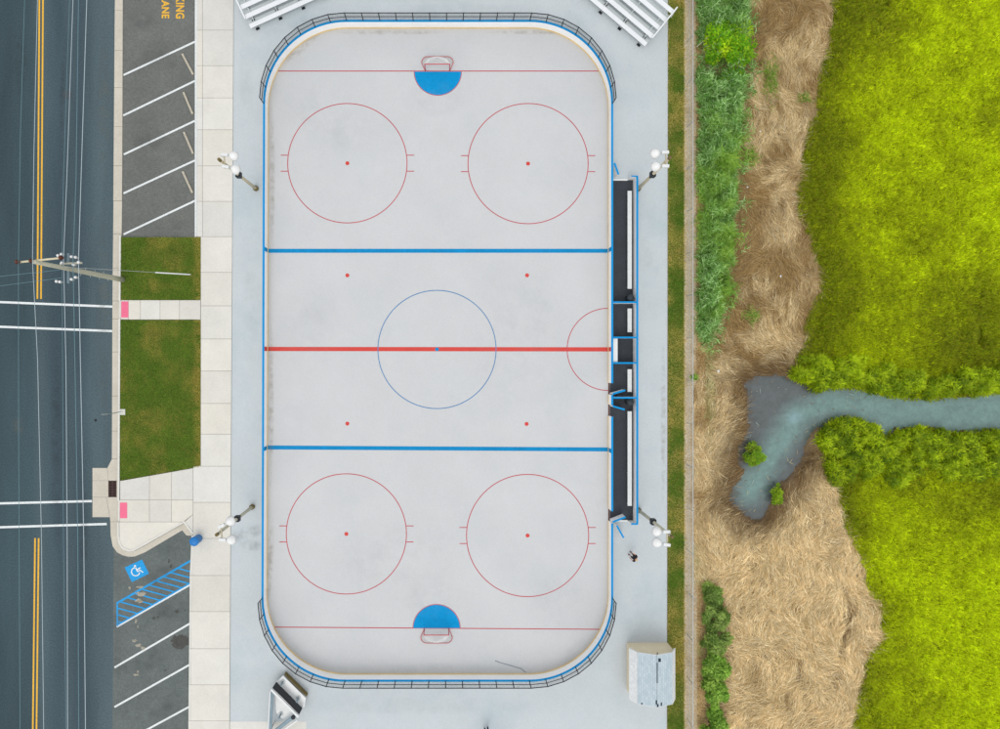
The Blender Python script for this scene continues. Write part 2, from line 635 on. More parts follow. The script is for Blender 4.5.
def blades_obj(name, base, head, length, tilt, width, bend, colour, m, parent=None):
    """tapered bent blades: base (N,3) m, head = heading angle, tilt from vertical (rad), bend adds to tilt at tip"""
    N = len(base)
    off = np.array(root_of(parent).location) if parent is not None else np.zeros(3)
    length, tilt, width, bend = (np.broadcast_to(np.asarray(q, float), (N,)) for q in (length, tilt, width, bend))
    hx, hy = np.cos(head), np.sin(head)
    side = np.stack([-hy, hx, np.zeros(N)], 1) * (width / 2)[:, None]
    d1 = np.stack([hx * np.sin(tilt), hy * np.sin(tilt), np.cos(tilt)], 1)
    t2 = tilt + bend
    d2 = np.stack([hx * np.sin(t2), hy * np.sin(t2), np.cos(t2)], 1)
    mid = base + d1 * (length * 0.5)[:, None]
    tip = mid + d2 * (length * 0.5)[:, None]
    V = np.stack([base - side * 0.7, base + side * 0.7, mid + side, mid - side, tip], 1) - off
    me = bpy.data.meshes.new(name)
    me.vertices.add(N * 5)
    me.vertices.foreach_set('co', V.reshape(-1).astype(np.float32))
    ls = np.empty((N, 2), np.int32)
    lt = np.empty((N, 2), np.int32)
    ar = np.arange(N)
    ls[:, 0], ls[:, 1] = ar * 7, ar * 7 + 4
    lt[:, 0], lt[:, 1] = 4, 3
    vi = (np.array([0, 1, 2, 3, 3, 2, 4])[None, :] + 5 * ar[:, None]).astype(np.int32)
    me.loops.add(N * 7)
    me.loops.foreach_set('vertex_index', vi.reshape(-1))
    me.polygons.add(N * 2)
    me.polygons.foreach_set('loop_start', ls.reshape(-1))
    me.polygons.foreach_set('loop_total', lt.reshape(-1))
    me.update(calc_edges=True)
    ca = me.color_attributes.new('blade_colour', 'FLOAT_COLOR', 'POINT')
    cc = np.ones((N, 5, 4), np.float32)
    cc[:, :, :3] = np.asarray(colour)[:, None, :]
    ca.data.foreach_set('color', cc.reshape(-1))
    return link(name, me, m, parent)


def palette(cols, N, w=None, k=1.0):
    """random pick and blend between plant colours"""
    A = np.array([C(*c, k) for c in cols])
    p = None if w is None else np.array(w) / sum(w)
    i, j = rng.choice(len(A), N, p=p), rng.choice(len(A), N, p=p)
    t = rng.random(N)[:, None]
    return (A[i] * t + A[j] * (1 - t)) * rng.uniform(0.85, 1.15, (N, 1))


# ------------------------------------------------------------------ traced outlines (photo pixels)
CREEK = [(753, 398), (751, 386), (757, 380), (765, 379), (788, 380), (807, 387), (816, 394), (826, 391), (857, 390), (870, 394),
         (897, 400), (930, 402), (965, 400), (1000, 396), (1130, 388), (1130, 424), (1000, 428), (959, 429),
         (930, 424), (897, 426), (886, 436), (882, 424), (846, 413), (819, 425), (806, 438), (803, 457), (789, 476),
         (776, 487), (769, 503), (760, 518), (746, 511), (735, 499), (738, 487), (754, 473), (746, 465), (746, 449),
         (754, 433), (755, 415)]
STRAW = [(742, -50), (833, -50), (833, 0), (834, 25), (828, 50), (818, 75), (820, 95), (817, 115), (806, 132), (806, 150),
         (802, 170), (797, 195), (800, 215), (809, 235), (815, 255), (820, 280), (825, 293), (817, 300),
         (808, 315), (806, 340), (800, 355), (792, 370), (785, 382), (750, 382), (752, 400), (753, 430), (744, 450), (745, 466),
         (751, 474), (736, 487), (732, 500), (746, 515), (761, 522), (773, 504), (780, 490), (792, 478),
         (806, 458), (812, 442), (826, 460), (830, 480), (836, 488), (841, 505), (846, 525), (858, 550), (866, 570), (871, 595),
         (884, 608), (881, 640), (868, 660), (860, 690), (858, 710), (852, 735), (848, 790), (722, 790), (727, 700), (724, 600), (716, 583),
         (694, 575), (694, 350), (708, 352), (726, 330), (736, 270), (742, 170), (746, 90), (748, 40)]
REEDS = [(696, -50), (742, -50), (743, 0), (745, 30), (743, 60), (741, 100), (736, 150), (732, 200), (729, 240), (727, 270),
         (725, 298), (716, 320), (704, 345), (697, 340), (697, 300), (699, 200), (697, 100)]
MARSH = [(833, -50), (833, 0), (834, 25), (828, 50), (818, 75), (820, 95), (817, 115), (806, 132), (806, 150), (802, 170),
         (797, 195), (800, 215), (809, 235), (815, 255), (820, 280), (823, 293), (815, 302), (808, 315),
         (806, 340), (798, 358), (792, 376), (807, 384), (816, 391), (826, 388), (857, 387), (870, 391), (897, 397),
         (930, 399), (965, 397), (1000, 393), (1130, 385), (1130, 427), (1000, 431), (959, 432), (930, 427),
         (897, 429), (886, 438), (878, 426), (846, 416), (822, 427), (818, 440), (826, 460), (830, 480), (836, 488), (841, 505), (846, 525), (858, 550),
         (866, 570), (871, 595), (884, 608), (881, 640), (868, 660), (860, 690), (858, 710), (852, 735), (848, 790),
         (1130, 790), (1130, -50)]
CREVICES = [[(846, 612), (848, 630), (842, 650), (838, 668), (834, 690)], [(798, 664), (803, 690), (809, 706), (812, 724)],
            [(842, 584), (850, 600), (852, 618)]]

# ------------------------------------------------------------------ ground
fx = np.arange(694, 1061, 3.0)
gx = np.concatenate([[-9000, -3000, -900, -300, 60, 300, 560, 660, 684, 690], fx, [1075, 1100, 1140, 1250, 1600, 3000, 9000]])
fy = np.arange(-60, 791, 3.0)
gy = np.concatenate([[-9000, -3000, -900, -300, -120], fy, [830, 900, 1200, 3000, 9000]])
PXg, PYg = np.meshgrid(gx, gy)


def ground_z(px, py):
    px, py = np.asarray(px, float), np.asarray(py, float)
    east = np.clip((px - 694) / 25, 0, 1)
    n = fbm(px, py, 45, 3)
    z = -0.06 + east * (-0.12 + 0.32 * (n - 0.45))
    d = dist_to(px, py, CREEK)
    ins = inside(px, py, CREEK) | (d < 1.2 + 4.0 * vnoise(px, py, 7, 19))
    bank = np.where(ins, -0.5 - np.clip(d / 8, 0, 1) * 0.25, 0)
    near = np.where(~ins, np.clip(1 - d / 14, 0, 1), 0)
    z = z * (1 - np.where(ins, 1, near * 0.8)) + bank + np.where(~ins, -near * 0.25, 0)
    st = inside(px, py, STRAW)
    lump = fbm(px, py, 22, 41, 3)
    z = np.where(st, z + 0.30 * np.clip(lump - 0.4, 0, 1) * np.clip(dist_to(px, py, CREEK) / 20, 0, 1), z)
    for c in CREVICES:
        z = z - 0.4 * np.clip(1 - dist_to(px, py, c, False) / 5, 0, 1)
    return z


Zg = ground_z(PXg, PYg)
ny_, nx_ = PXg.shape
Vg = np.stack([(PXg - NX) * S, -(PYg - NY) * S, Zg], -1).reshape(-1, 3)
idx = np.arange(ny_ * nx_).reshape(ny_, nx_)
Fg = np.stack([idx[1:, :-1], idx[1:, 1:], idx[:-1, 1:], idx[:-1, :-1]], -1).reshape(-1, 4)
me = bpy.data.meshes.new('ground')
me.from_pydata(Vg.tolist(), [], Fg.tolist())
me.polygons.foreach_set('use_smooth', [True] * len(me.polygons))
gc = np.ones((ny_ * nx_, 4), np.float32)
pxf, pyf = PXg.reshape(-1), PYg.reshape(-1)
soil, green, mud, tan, dark = (np.array(C(*c)) for c in ((150, 126, 88), (112, 124, 10), (92, 78, 62), (204, 178, 128), (136, 108, 72)))
t = fbm(pxf, pyf, 30, 9)[:, None]
col = tan * (1 - t) + soil * t
m_ = inside(pxf, pyf, MARSH) | (pxf > 1062)
col = np.where(m_[:, None], green, col)
s_ = inside(pxf, pyf, STRAW)
col = np.where(s_[:, None], dark * (1 - t) + soil * t, col)
dcr = dist_to(pxf, pyf, CREEK)
k = np.clip(1 - dcr / 16, 0, 1)[:, None]
k = np.where(inside(pxf, pyf, CREEK)[:, None], 1, k)
col = col * (1 - k) + mud * k
gc[:, :3] = col
ca = me.color_attributes.new('ground_colour', 'FLOAT_COLOR', 'POINT')
ca.data.foreach_set('color', gc.reshape(-1))
o = link('ground', me, M['soil'])
struct(o, 'brown soil and marsh ground running to the horizon under everything', 'ground')

# creek water
cx_, cy_ = np.meshgrid(np.arange(728, 1131, 3.0), np.arange(374, 525, 3.0))
wz = -0.40
Vw = np.stack([(cx_ - NX) * S, -(cy_ - NY) * S, np.full(cx_.shape, wz)], -1).reshape(-1, 3)
idw = np.arange(cx_.size).reshape(cx_.shape)
Fw = np.stack([idw[1:, :-1], idw[1:, 1:], idw[:-1, 1:], idw[:-1, :-1]], -1).reshape(-1, 4)
cfx, cfy = cx_.reshape(-1), cy_.reshape(-1)
keep = inside(cfx, cfy, CREEK) | (dist_to(cfx, cfy, CREEK) < 10)
Fw = Fw[keep[Fw].all(1)]
me = bpy.data.meshes.new('creek_water')
me.from_pydata(Vw.tolist(), [], Fw.tolist())
wcol = np.ones((cfx.size, 4), np.float32)
teal, grey, palec = (np.array(C(*c, 0.85)) for c in ((126, 158, 152), (100, 106, 106), (150, 182, 186)))
chan = [(1130, 407), (1000, 412), (940, 413), (880, 409), (830, 402), (800, 418), (785, 440), (772, 462), (752, 492)]
dc = dist_to(cfx, cfy, chan, False) + 12 * (fbm(cfx, cfy, 14, 5) - 0.5)
t = np.clip((dc - 3) / 18, 0, 1)[:, None] * np.clip((880 - cfx) / 60, 0.15, 1)[:, None]
wc = teal * (1 - t) + grey * t
t2 = np.clip(1 - np.hypot(cfx - 797, (cfy - 418) * 1.2) / 11, 0, 1)[:, None]
wc = wc * (1 - t2) + palec * t2
wc = wc * (0.82 + 0.4 * fbm(cfx, cfy * 1.6, 10, 55))[:, None]
wcol[:, :3] = wc
ca = me.color_attributes.new('water_colour', 'FLOAT_COLOR', 'POINT')
ca.data.foreach_set('color', wcol.reshape(-1))
o = link('creek_water', me, M['water'])
struct(o, 'murky teal creek water ending in a bent pool among the dead reeds', 'creek')

# ------------------------------------------------------------------ road, lots, pavements
Y0, Y1 = -900, 1700
RZ = 0.0
b = MB().poly([G(*p, RZ) for p in [(-110, Y0), (-110, Y1), (106, Y1), (114.2, 745), (114.2, 545), (113, 470), (113, 366), (113.5, 250), (116.5, 0), (122, Y0)]])
o = road = b.build('road', M['road'])
struct(o, 'dark blue grey asphalt two way road along the left edge', 'road')
LZ = 0.004
for a, e in (((39.4, -400), (37.4, 299)), ((43, -400), (41, 299)), ((35.1, 538), (32.8, 729)), ((38.7, 538), (36.5, 729))):
    x0, y0 = a
    x1, y1 = e
    if y0 < 0:
        a = (x1 + (x0 - x1) * (299 - y0) / 299, y0)
    if y1 == 729:
        e = (x0 + (x1 - x0) * (1100 - 538) / 191, 1100)
    MB().poly(line_strip(a, e, 1.6, LZ)).build('centre_line', M['line_yellow'], road)
for a, e in (((-109, 297.7), (112.9, 306.7)), ((-109, 322.6), (112.2, 331.1)), ((-109, 506), (92, 501)), ((-109, 530.5), (106.7, 523.9))):
    MB().poly(line_strip(a, e, 2.2, LZ)).build('crosswalk_line', M['line_white'], road)

# upper parking lot
b = MB().poly([G(*p, 0.0) for p in [(121, -420), (121, 238), (202, 238), (202, -420)]])
lot = b.build('parking_lot', M['lot'])
struct(lot, 'grey asphalt parking strip with slanted white stalls above the lawn', 'parking lot')
for a, e in (((123.5, 75.3), (195, 41.9)), ((123.2, 115.7), (195, 81)), ((123.8, 154.6), (194.8, 121)), ((123.5, 193.5), (194.8, 160.6)),
             ((123.5, 234.5), (195.5, 200.6))):
    MB().poly(line_strip(a, e, 1.9, LZ)).build('stall_line', M['line_white'], lot)
MB().poly(line_strip((196.2, -420), (195.8, 237), 2.0, 0.008)).build('edge_line', M['line_white'], lot)


def lettering(txt, size, base_px, end_px, xs, z, parent):
    cu = bpy.data.curves.new('lettering', 'FONT')
    cu.body = txt
    cu.size = 1.0
    cu.offset = 0.03
    cu.align_x = 'RIGHT'
    cu.space_character = 1.08
    tmp = bpy.data.objects.new('lettering', cu)
    COL.objects.link(tmp)
    bpy.context.view_layer.update()
    dg = bpy.context.evaluated_depsgraph_get()
    me = bpy.data.meshes.new_from_object(tmp.evaluated_get(dg))
    bpy.data.objects.remove(tmp)
    o = link('painted_lettering', me, M['line_yellow'], parent)
    o.location = G(base_px, end_px, z)
    o.rotation_euler = (0, 0, -PI / 2)
    o.scale = (xs, size, 1)
    return o


lettering('NO PARKING', 0.86, 176.2, 19.2, 0.68, LZ, lot)
lettering('FIRE LANE', 0.78, 162.0, 18.6, 0.66, LZ, lot)

# lower parking lot
b = MB().poly([G(*p, 0.002) for p in [(113.8, 540), (106, Y1), (196, Y1), (193, 729), (194.5, 530), (170, 530)]])
lot2 = b.build('parking_lot', M['lot_low'])
struct(lot2, 'worn grey asphalt parking strip with the blue accessible stall', 'parking lot')
for a, e in (((116.7, 626.6), (191.4, 583.8)), ((114.5, 667.3), (190.5, 623)), ((114.5, 706.8), (190.5, 664)), ((114.5, 747), (190.5, 705.8))):
    MB().poly(line_strip(a, e, 1.9, 0.008)).build('stall_line', M['line_white'], lot2)
# blue hatched aisle
hz = MB()
tl = lambda t: (116.7 + 74 * t, 603.1 - 42.6 * t)
bl = lambda t: (117.2 + 74 * t, 625.0 - 42.6 * t)
hz.poly(line_strip(tl(0), tl(1), 2.0, 0.009))
hz.poly(line_strip((117.3, 603), (117.3, 626), 1.5, 0.0105))
hz.poly(line_strip(bl(0), bl(1), 1.4, 0.0095))
for k in range(12):
    # stripe starts on the left or upper edge and runs right and slightly down to the lower edge
    if k < 3:
        sx, sy = 117.3, 621 - k * 6.6
    else:
        q = tl((k - 2.6) * 0.098)
        sx, sy = q
    ex, ey = sx, sy
    for st in range(400):
        ex, ey = sx + st * 0.1, sy + st * 0.027
        tt = (ex - 117.2) / 74
        if ey > 625.0 - 42.6 * tt - 0.3 or ex > 190.8:
            break
    hz.poly(line_strip((sx, sy), (ex, ey), 1.35, 0.0112 + 0.0002 * k))
hz.build('hatched_aisle', M['lot_blue'], lot2)
q = [(124.7, 567.3), (142, 559.3), (149.1, 573.5), (131.9, 581.9)]
MB().poly([G(*p, 0.008) for p in reversed(q)]).build('accessible_symbol', M['lot_blue'], lot2)
# white wheelchair figure (local axes: e1 along the square's upper edge, e2 down)
c0 = (136.9, 570.5)
e1 = (0.908, -0.42)
e2 = (0.445, 0.895)


def loc(u, v):
    return (c0[0] + e1[0] * u + e2[0] * v, c0[1] + e1[1] * u + e2[1] * v)


wc_ = MB()
arc = [loc(-1.6 + 4.1 * math.cos(t), 0.4 + 4.1 * math.sin(t)) for t in np.linspace(math.radians(35), math.radians(285), 22)]
for i in range(len(arc) - 1):
    wc_.poly(line_strip(arc[i], arc[i + 1], 1.1, 0.012))
for k, (a, e, w) in enumerate((((-0.2, -0.6), (4.6, -1.2), 1.2), ((0.3, -3.4), (0.2, 1.2), 1.2), ((0.2, 1.0), (3.4, 1.0), 1.2), ((3.2, 1.0), (4.9, 4.3), 1.1))):
    wc_.poly(line_strip(loc(*a), loc(*e), w, 0.0125 + 0.0006 * k))
wc_.poly(disc(loc(0.4, -5.0), 1.1, 0.0125, n=16))
wc_.build('wheelchair_figure', M['line_white'], lot2)


def blob(c, rx, ry, seed, z, n=22, amp=0.35):
    r = random.Random(seed)
    return [G(c[0] + rx * math.cos(-2 * PI * i / n) * (1 + r.uniform(-amp, amp)), c[1] + ry * math.sin(-2 * PI * i / n) * (1 + r.uniform(-amp, amp)), z)
            for i in range(n)]


MB().poly(blob((181, 641), 9, 6.5, 3, 0.0125)).build('oil_stain', M['stain_dark'], lot2)
sp = MB()
for i, (x, y, rx, ry) in enumerate(((141, 593.5, 5, 2), (139.5, 600.5, 3.2, 2.0), (129.5, 587.5, 1.2, 1.6), (140, 587, 3.5, 1.2), (136, 621, 1.1, 1.8),
                                    (138, 626.5, 0.7, 1.2), (134, 640.5, 2.4, 1.6), (139, 645, 3, 1.7), (143, 648, 2.2, 1.6), (136, 674.5, 2.4, 1.2), (138, 671.5, 1.6, 1))):
    sp.poly(blob((x, y), rx, ry, 50 + i, 0.0150 + i * 0.0003, 14, 0.5))
sp.build('dried_spill', M['stain_light'], lot2)
sp = MB()
for i, (x, y, rx, ry) in enumerate(((154, 618, 1.5, 1.2), (158, 617, 1.2, 0.9), (177, 611.5, 1.8, 1.4), (171, 565.5, 1, 2), (169, 561, 0.8, 2), (165, 670, 1, 1), (185, 610, .8, .8))):
    sp.poly(blob((x, y), rx, ry, 90 + i, 0.0195 + i * 0.0003, 12, 0.5))
sp.build('oil_spot', M['stain_dark'], lot2)


def slabs(name, polys, z, label, cat, gap=0.35, base=None):
    """concrete slabs with real gaps over a darker bed"""
    me_v, me_f, cols = [], [], []
    for poly in polys:
        n = len(poly)
        cx = sum(p[0] for p in poly) / n
        cy = sum(p[1] for p in poly) / n
        tone = random.uniform(0.93, 1.03)
        warm = random.uniform(-0.015, 0.02)
        base_c = C(227, 224, 215)
        cc = (base_c[0] * tone * (1 + warm), base_c[1] * tone, base_c[2] * tone * (1 - warm * 1.5), 1)
        top = []
        for p in poly:
            d = math.hypot(p[0] - cx, p[1] - cy)
            q = (p[0] - math.copysign(gap / 2, p[0] - cx), p[1] - math.copysign(gap / 2, p[1] - cy))
            top.append(q)
        ar = sum(top[i][0] * top[(i + 1) % n][1] - top[(i + 1) % n][0] * top[i][1] for i in range(n))
        if ar > 0:
            top.reverse()
        s0 = len(me_v)
        for q in top:
            me_v.append(tuple(G(*q, z)))
        for q in top:
            me_v.append(tuple(G(*q, z - 0.05)))
        me_f.append(tuple(range(s0, s0 + n)))
        for i in range(n):
            j = (i + 1) % n
            me_f.append((s0 + i, s0 + n + i, s0 + n + j, s0 + j))
        cols += [cc] * (2 * n)
    me = bpy.data.meshes.new(name)
    me.from_pydata(me_v, [], me_f)
    ca = me.color_attributes.new('slab', 'FLOAT_COLOR', 'POINT')
    ca.data.foreach_set('color', np.array(cols, np.float32).reshape(-1))
    o = link(name, me, M['concrete'])
    struct(o, label, cat)
    if base:
        MB().poly([G(*p, z - 0.02) for p in base]).build('joint_bed', M['joint'], o)
    return o


# the long sidewalk beside the rink
def sw_l(y):
    if y <= 237:
        return 197.2
    if y <= 466:
        return 201.2
    if y <= 545:
        return 193.6
    return 192.2 - (y - 545) * 0.009


def sw_r(y):
    return 234 - y * 0.0056


js = [-75, -40, -5, 31, 66.5, 98.6, 130.3, 166.4, 201.8, 237, 272.6, 306, 339, 371, 403.4, 434, 466, 502, 538, 575, 611, 648, 684, 720, 756, 792, 828]
ps = []
for a, e in zip(js[:-1], js[1:]):
    m_y = (a + e) / 2
    if m_y < 237:
        ps.append([(sw_l(m_y), a), (203, a), (203, e), (sw_l(m_y), e)])
        ps.append([(203, a), (sw_r(a), a), (sw_r(e), e), (203, e)])
    else:
        ps.append([(sw_l(m_y), a), (sw_r(a), a), (sw_r(e), e), (sw_l(m_y), e)])
slabs('sidewalk', ps, 0.10, 'long cream concrete sidewalk of jointed slabs between parking and rink', 'sidewalk',
      base=[(197.8, 828), (229.6, 828), (233.8, -75), (197.8, -75)])
slabs('walkway', [[(121.4, 300.2), (129, 300.2), (129, 319.8), (121.4, 319.8)], [(129, 300.2), (141, 300.2), (141, 319.8), (129, 319.8)],
                  [(141, 300.2), (160.6, 300.2), (160.6, 319.8), (141, 319.8)], [(160.6, 300.2), (180, 300.2), (180, 319.8), (160.6, 319.8)],
                  [(180, 300.2), (201, 300.2), (201, 319.8), (180, 319.8)]], 0.10,
      'short pale concrete walkway crossing between the two lawns', 'walkway', base=[(122, 319.5), (201, 319.5), (201, 300.5), (122, 300.5)])
slabs('ramp_pavement', [[(120.6, 480.6), (150, 475.5), (150, 499.5), (120.6, 499.5)], [(150, 475.5), (172, 471.6), (172, 499.5), (150, 499.5)],
                        [(172, 471.6), (193.6, 467.8), (193.6, 499.5), (172, 499.5)],
                        [(120.2, 499.5), (150, 499.5), (150, 521.5), (120.2, 521.5)], [(150, 499.5), (172, 499.5), (172, 521.5), (150, 521.5)],
                        [(172, 499.5), (193.6, 499.5), (193.6, 514), (184, 521.5), (172, 521.5)],
                        [(119.8, 521.5), (184, 521.5), (134.7, 549.2), (130, 550), (124.5, 548.4), (120, 541)],
                        [(193.6, 514), (193.6, 531.5), (185.2, 521.2)], [(193.6, 466.4), (201.2, 465.4), (201.2, 466.4)]], 0.10,
      'pale concrete corner pavement with kerb ramp below the larger lawn', 'pavement',
      base=[(121, 498), (121, 540), (130, 549), (183, 521), (193, 530), (193, 469), (121, 481)])
slabs('concrete_pad', [[(229.8, 720.7), (268, 720.7), (268, 760), (229.6, 760)], [(268, 720.7), (306.5, 720.7), (306.5, 760), (268, 760)]], 0.062,
      'cream concrete pad under the white trailer frame', 'pad')

# kerb and gutter
def kx(y, top):
    # gutter left edge and right edge drift
    l = np.interp(y, [-400, 0, 180, 300, 460, 545], [120, 115.2, 113.8, 112.6, 112, 112.6])
    r = np.interp(y, [-400, 0, 183, 240, 366, 480, 545], [127, 123, 122.4, 121.6, 120.8, 120.2, 119.6])
    return l, r


kp = []
kjs = [-420, -360, -300, -240, -180, -130, -80, -24, 11, 51, 88, 127, 166, 201, 234, 268, 301, 319, 352, 396, 431, 458.9]
for a, e in zip(kjs[:-1], kjs[1:]):
    la, ra = kx(a, 0)
    le, re = kx(e, 0)
    kp.append([(la, a + 0.15), (ra - 1.9 if a > 236 else ra, a + 0.15), (re - 1.9 if a > 236 else re, e - 0.15), (le, e - 0.15)])
b = MB()
for p in kp:
    up = p[0][1] < 200
    b.prism([G(*q) for q in p], -0.03, 0.05 if up else 0.02)
b.prism([G(*q) for q in [(112, 459.1), (118.3, 459.1), (118.1, 480.5), (108.5, 480.5), (107.6, 467.7)]], -0.03, 0.02)
b.prism([G(*q) for q in [(107.3, 467.9), (108.3, 480.5), (92.6, 480.5), (92.6, 467.9)]], -0.03, 0.016)
b.prism([G(*q) for q in [(92.6, 480.7), (108.4, 480.7), (108.4, 496.9), (92.6, 496.9)]], -0.03, 0.018)
b.prism([G(*q) for q in [(116.8, 480.7), (118.1, 480.7), (118, 496.9), (116.8, 496.9)]], -0.03, 0.02)
b.prism([G(*q) for q in [(92.6, 497.1), (106.5, 497.1), (109.7, 517), (92.6, 517)]], -0.03, 0.016)
b.prism([G(*q) for q in [(106.8, 497.1), (118, 497.1), (117.7, 521.5), (110.4, 521.5), (110, 517)]], -0.03, 0.02)
# curved gutter round the corner
g_out = [(110.4, 521.7), (110.8, 535), (112.8, 546), (117, 552), (122.6, 555), (128.5, 556.6), (134.7, 556.3), (145.3, 552), (182.2, 530.2), (186.8, 535.4), (192.6, 535.4)]
g_in = [(117.7, 521.7), (117.9, 536), (119.2, 543), (121.2, 547), (124, 549.6), (129.8, 551.6), (134.9, 550.8), (142, 546.9), (184.3, 523), (190, 531), (192.8, 531.9)]
for i in range(len(g_out) - 1):
    b.prism([G(*g_out[i]), G(*g_out[i + 1]), G(*g_in[i + 1]), G(*g_in[i])], -0.03, 0.022)
o = b.build('gutter', M['kerb'])
struct(o, 'cream concrete gutter strip along the road and round the corner', 'gutter')
b = MB()
ys = [236, 268, 301, 319, 352, 396, 431, 459, 480, 500, 521.5]
for a, e in zip(ys[:-1], ys[1:]):
    ra, re = kx(a, 0)[1], kx(e, 0)[1]
    h = 0.05 if (299 < a < 318 or 499 < a < 522) else 0.13
    b.prism([G(ra - 1.8, a), G(ra, a), G(re, e), G(re - 1.8, e)], -0.03, h)
k_in = [(118.2, 521.6), (120.1, 521.6)]
i_out = [(117.9, 521.7), (118.1, 536), (119.4, 543), (121.4, 546.8), (124.2, 549.3), (129.9, 551.2), (134.8, 550.4), (142, 546.5), (184.4, 522.6), (190.1, 530.5), (193.2, 534)]
i_in = [(119.6, 521.7), (119.8, 536), (121, 542), (122.7, 545.4), (125.2, 547.6), (130, 549.4), (134.4, 548.7), (141, 544.9), (184.9, 520.5), (191.6, 529.4), (194.4, 533)]
for i in range(len(i_out) - 1):
    b.prism([G(*i_out[i]), G(*i_out[i + 1]), G(*i_in[i + 1]), G(*i_in[i])], -0.03, 0.128)
# low kerb between lower lot and sidewalk
for a, e in zip([535, 575, 611, 648, 684, 720, 756, 792], [575, 611, 648, 684, 720, 756, 792, 828]):
    b.prism([G(sw_l(a + 9) - 1.6, a + .12), G(sw_l(a + 9) + .1, a + .12), G(sw_l(e) + .1, e - .12), G(sw_l(e) - 1.6, e - .12)], -0.03, 0.104)
o = b.build('kerb', M['kerb_top'])
struct(o, 'raised pale concrete kerb edging the lawns and parking', 'kerb')
for a, lab in (((121.5, 301.6, 129, 317.6), 'pink tactile paving square at the roadside end of the walkway'),
               ((120.2, 502.2, 127.8, 517.8), 'pink tactile paving square on the corner ramp near the drain')):
    x0, y0, x1, y1 = a
    b = MB().prism([G(x0 + .4, y0), G(x1, y0), G(x1, y1), G(x0 + .4, y1)], 0.09, 0.108)
    for i in range(7):
        for j in range(13):
            c = G(x0 + 1 + (x1 - x0 - 1.4) * i / 6, y0 + .7 + (y1 - y0 - 1.4) * j / 12, 0.108)
            b.lathe(c, [(0.018, 0), (0.012, 0.006)], 6)
    tag(b.build('tactile_paving', M['pink']), lab, 'tactile paving', 'pink tactile paving at the crossings')

# storm drain
dr = empty('storm_drain', G(112.6, 488.8, 0), 'rusty slotted storm drain grate set in the concrete gutter', 'drain')
MB().prism([G(108.5, 480.8), G(116.7, 480.8), G(116.7, 496.8), G(108.5, 496.8)], -0.03, 0.004).build('pit', M['pit'], dr)
b = MB()
for x in (108.9, 112.6, 116.3):
    b.bar(G(x, 481, 0.018), G(x, 496.6, 0.018), 0.05, 0.02)
for i in range(11):
    y = 481.3 + i * 1.5
    b.bar(G(108.9, y, 0.016), G(116.3, y, 0.016), 0.045, 0.018)
b.build('grate', M['grate'], dr)

# manhole and valve covers
for c, r, lab in (((67.5, 95), 4.3, 'round iron manhole cover in the road below the top wires'), ((95.6, 420.3), 1.4, 'small dark round valve cover in the road beside the sign')):
    e = empty('manhole_cover', G(*c, 0), lab, 'manhole cover')
    MB().lathe(G(*c, 0.0), [(r * S, 0.0), (r * S, 0.006), (r * S * 0.9, 0.007)], 28).build('frame_ring', M['iron'], e)
    MB().lathe(G(*c, 0.0075), [(r * S * 0.88, 0.0), (r * S * 0.88, 0.004)], 28).build('lid', M['iron'] if r > 2 else M['dark'], e)

# wheel stops
w0 = None
for k, (a, e, lab) in enumerate((((182.5, 54.5), (193.3, 74.8), 'concrete wheel stop in the topmost slanted stall'),
                                 ((183.2, 91.6), (193.3, 115.5), 'stained concrete wheel stop in the second stall from the top'),
                                 ((184, 132.3), (193.3, 154), 'concrete wheel stop in the third stall from the top'),
                                 ((182.7, 171.4), (192.8, 193.5), 'concrete wheel stop in the fourth stall, nearest the lawn'))):
    A, B = G(*a), G(*e)
    c = (A + B) / 2
    ang = math.atan2(B.y - A.y, B.x - A.x)
    if w0 is None:
        L = 1.78
        prof = [(-0.085, 0), (-0.07, 0.1), (0.07, 0.1), (0.085, 0)]
        vs = [(x, y, z) for x in (-L / 2, L / 2) for y, z in prof]
        mb = MB().add(vs, [(0, 1, 2, 3), (7, 6, 5, 4), (0, 4, 5, 1), (1, 5, 6, 2), (2, 6, 7, 3), (3, 7, 4, 0)])
        w0 = mb.build('wheel_stop', M['stop'], bevel=0.012)
        for x in (-0.6, 0.6):
            pin = MB().lathe((x, 0, 0.098), [(0.02, 0), (0.02, 0.008)], 8).build('pin', M['grate'], w0)
        o = w0
    else:
        o = dup(w0)
    o.location = c + Vector((0, 0, 0.001))
    o.rotation_euler = (0, 0, ang)
    tag(o, lab, 'wheel stop', 'wheel stops in the upper parking stalls')

# lawns
def lawn_zone(polys, z):
    b = MB()
    for p in polys:
        b.poly([G(*q, z) for q in p])
    return b


LAWNS = [[(121.8, 299.9), (201, 299.9), (201, 237.6), (121.8, 237.6)], [(120.6, 480), (200.8, 466), (201, 320.2), (121.2, 320.2)]]
STRIP = [(684.5, 800), (684.5, -60), (667, -60), (666, 800)]
o = lawn_zone(LAWNS, 0.085).build('lawn', M['lawn'])
struct(o, 'two mown green lawn panels between road and sidewalk', 'lawn')
o = lawn_zone([STRIP], 0.0).build('grass_verge', M['lawn'])
struct(o, 'narrow grass verge running along the right of the rink apron', 'verge')
o = MB().poly([G(*q, 0.004) for q in [(697, 800), (696, -60), (684, -60), (684, 800)]]).build('gravel_strip', M['gravel'])
struct(o, 'sandy gravel strip under the long wire fence', 'gravel strip')

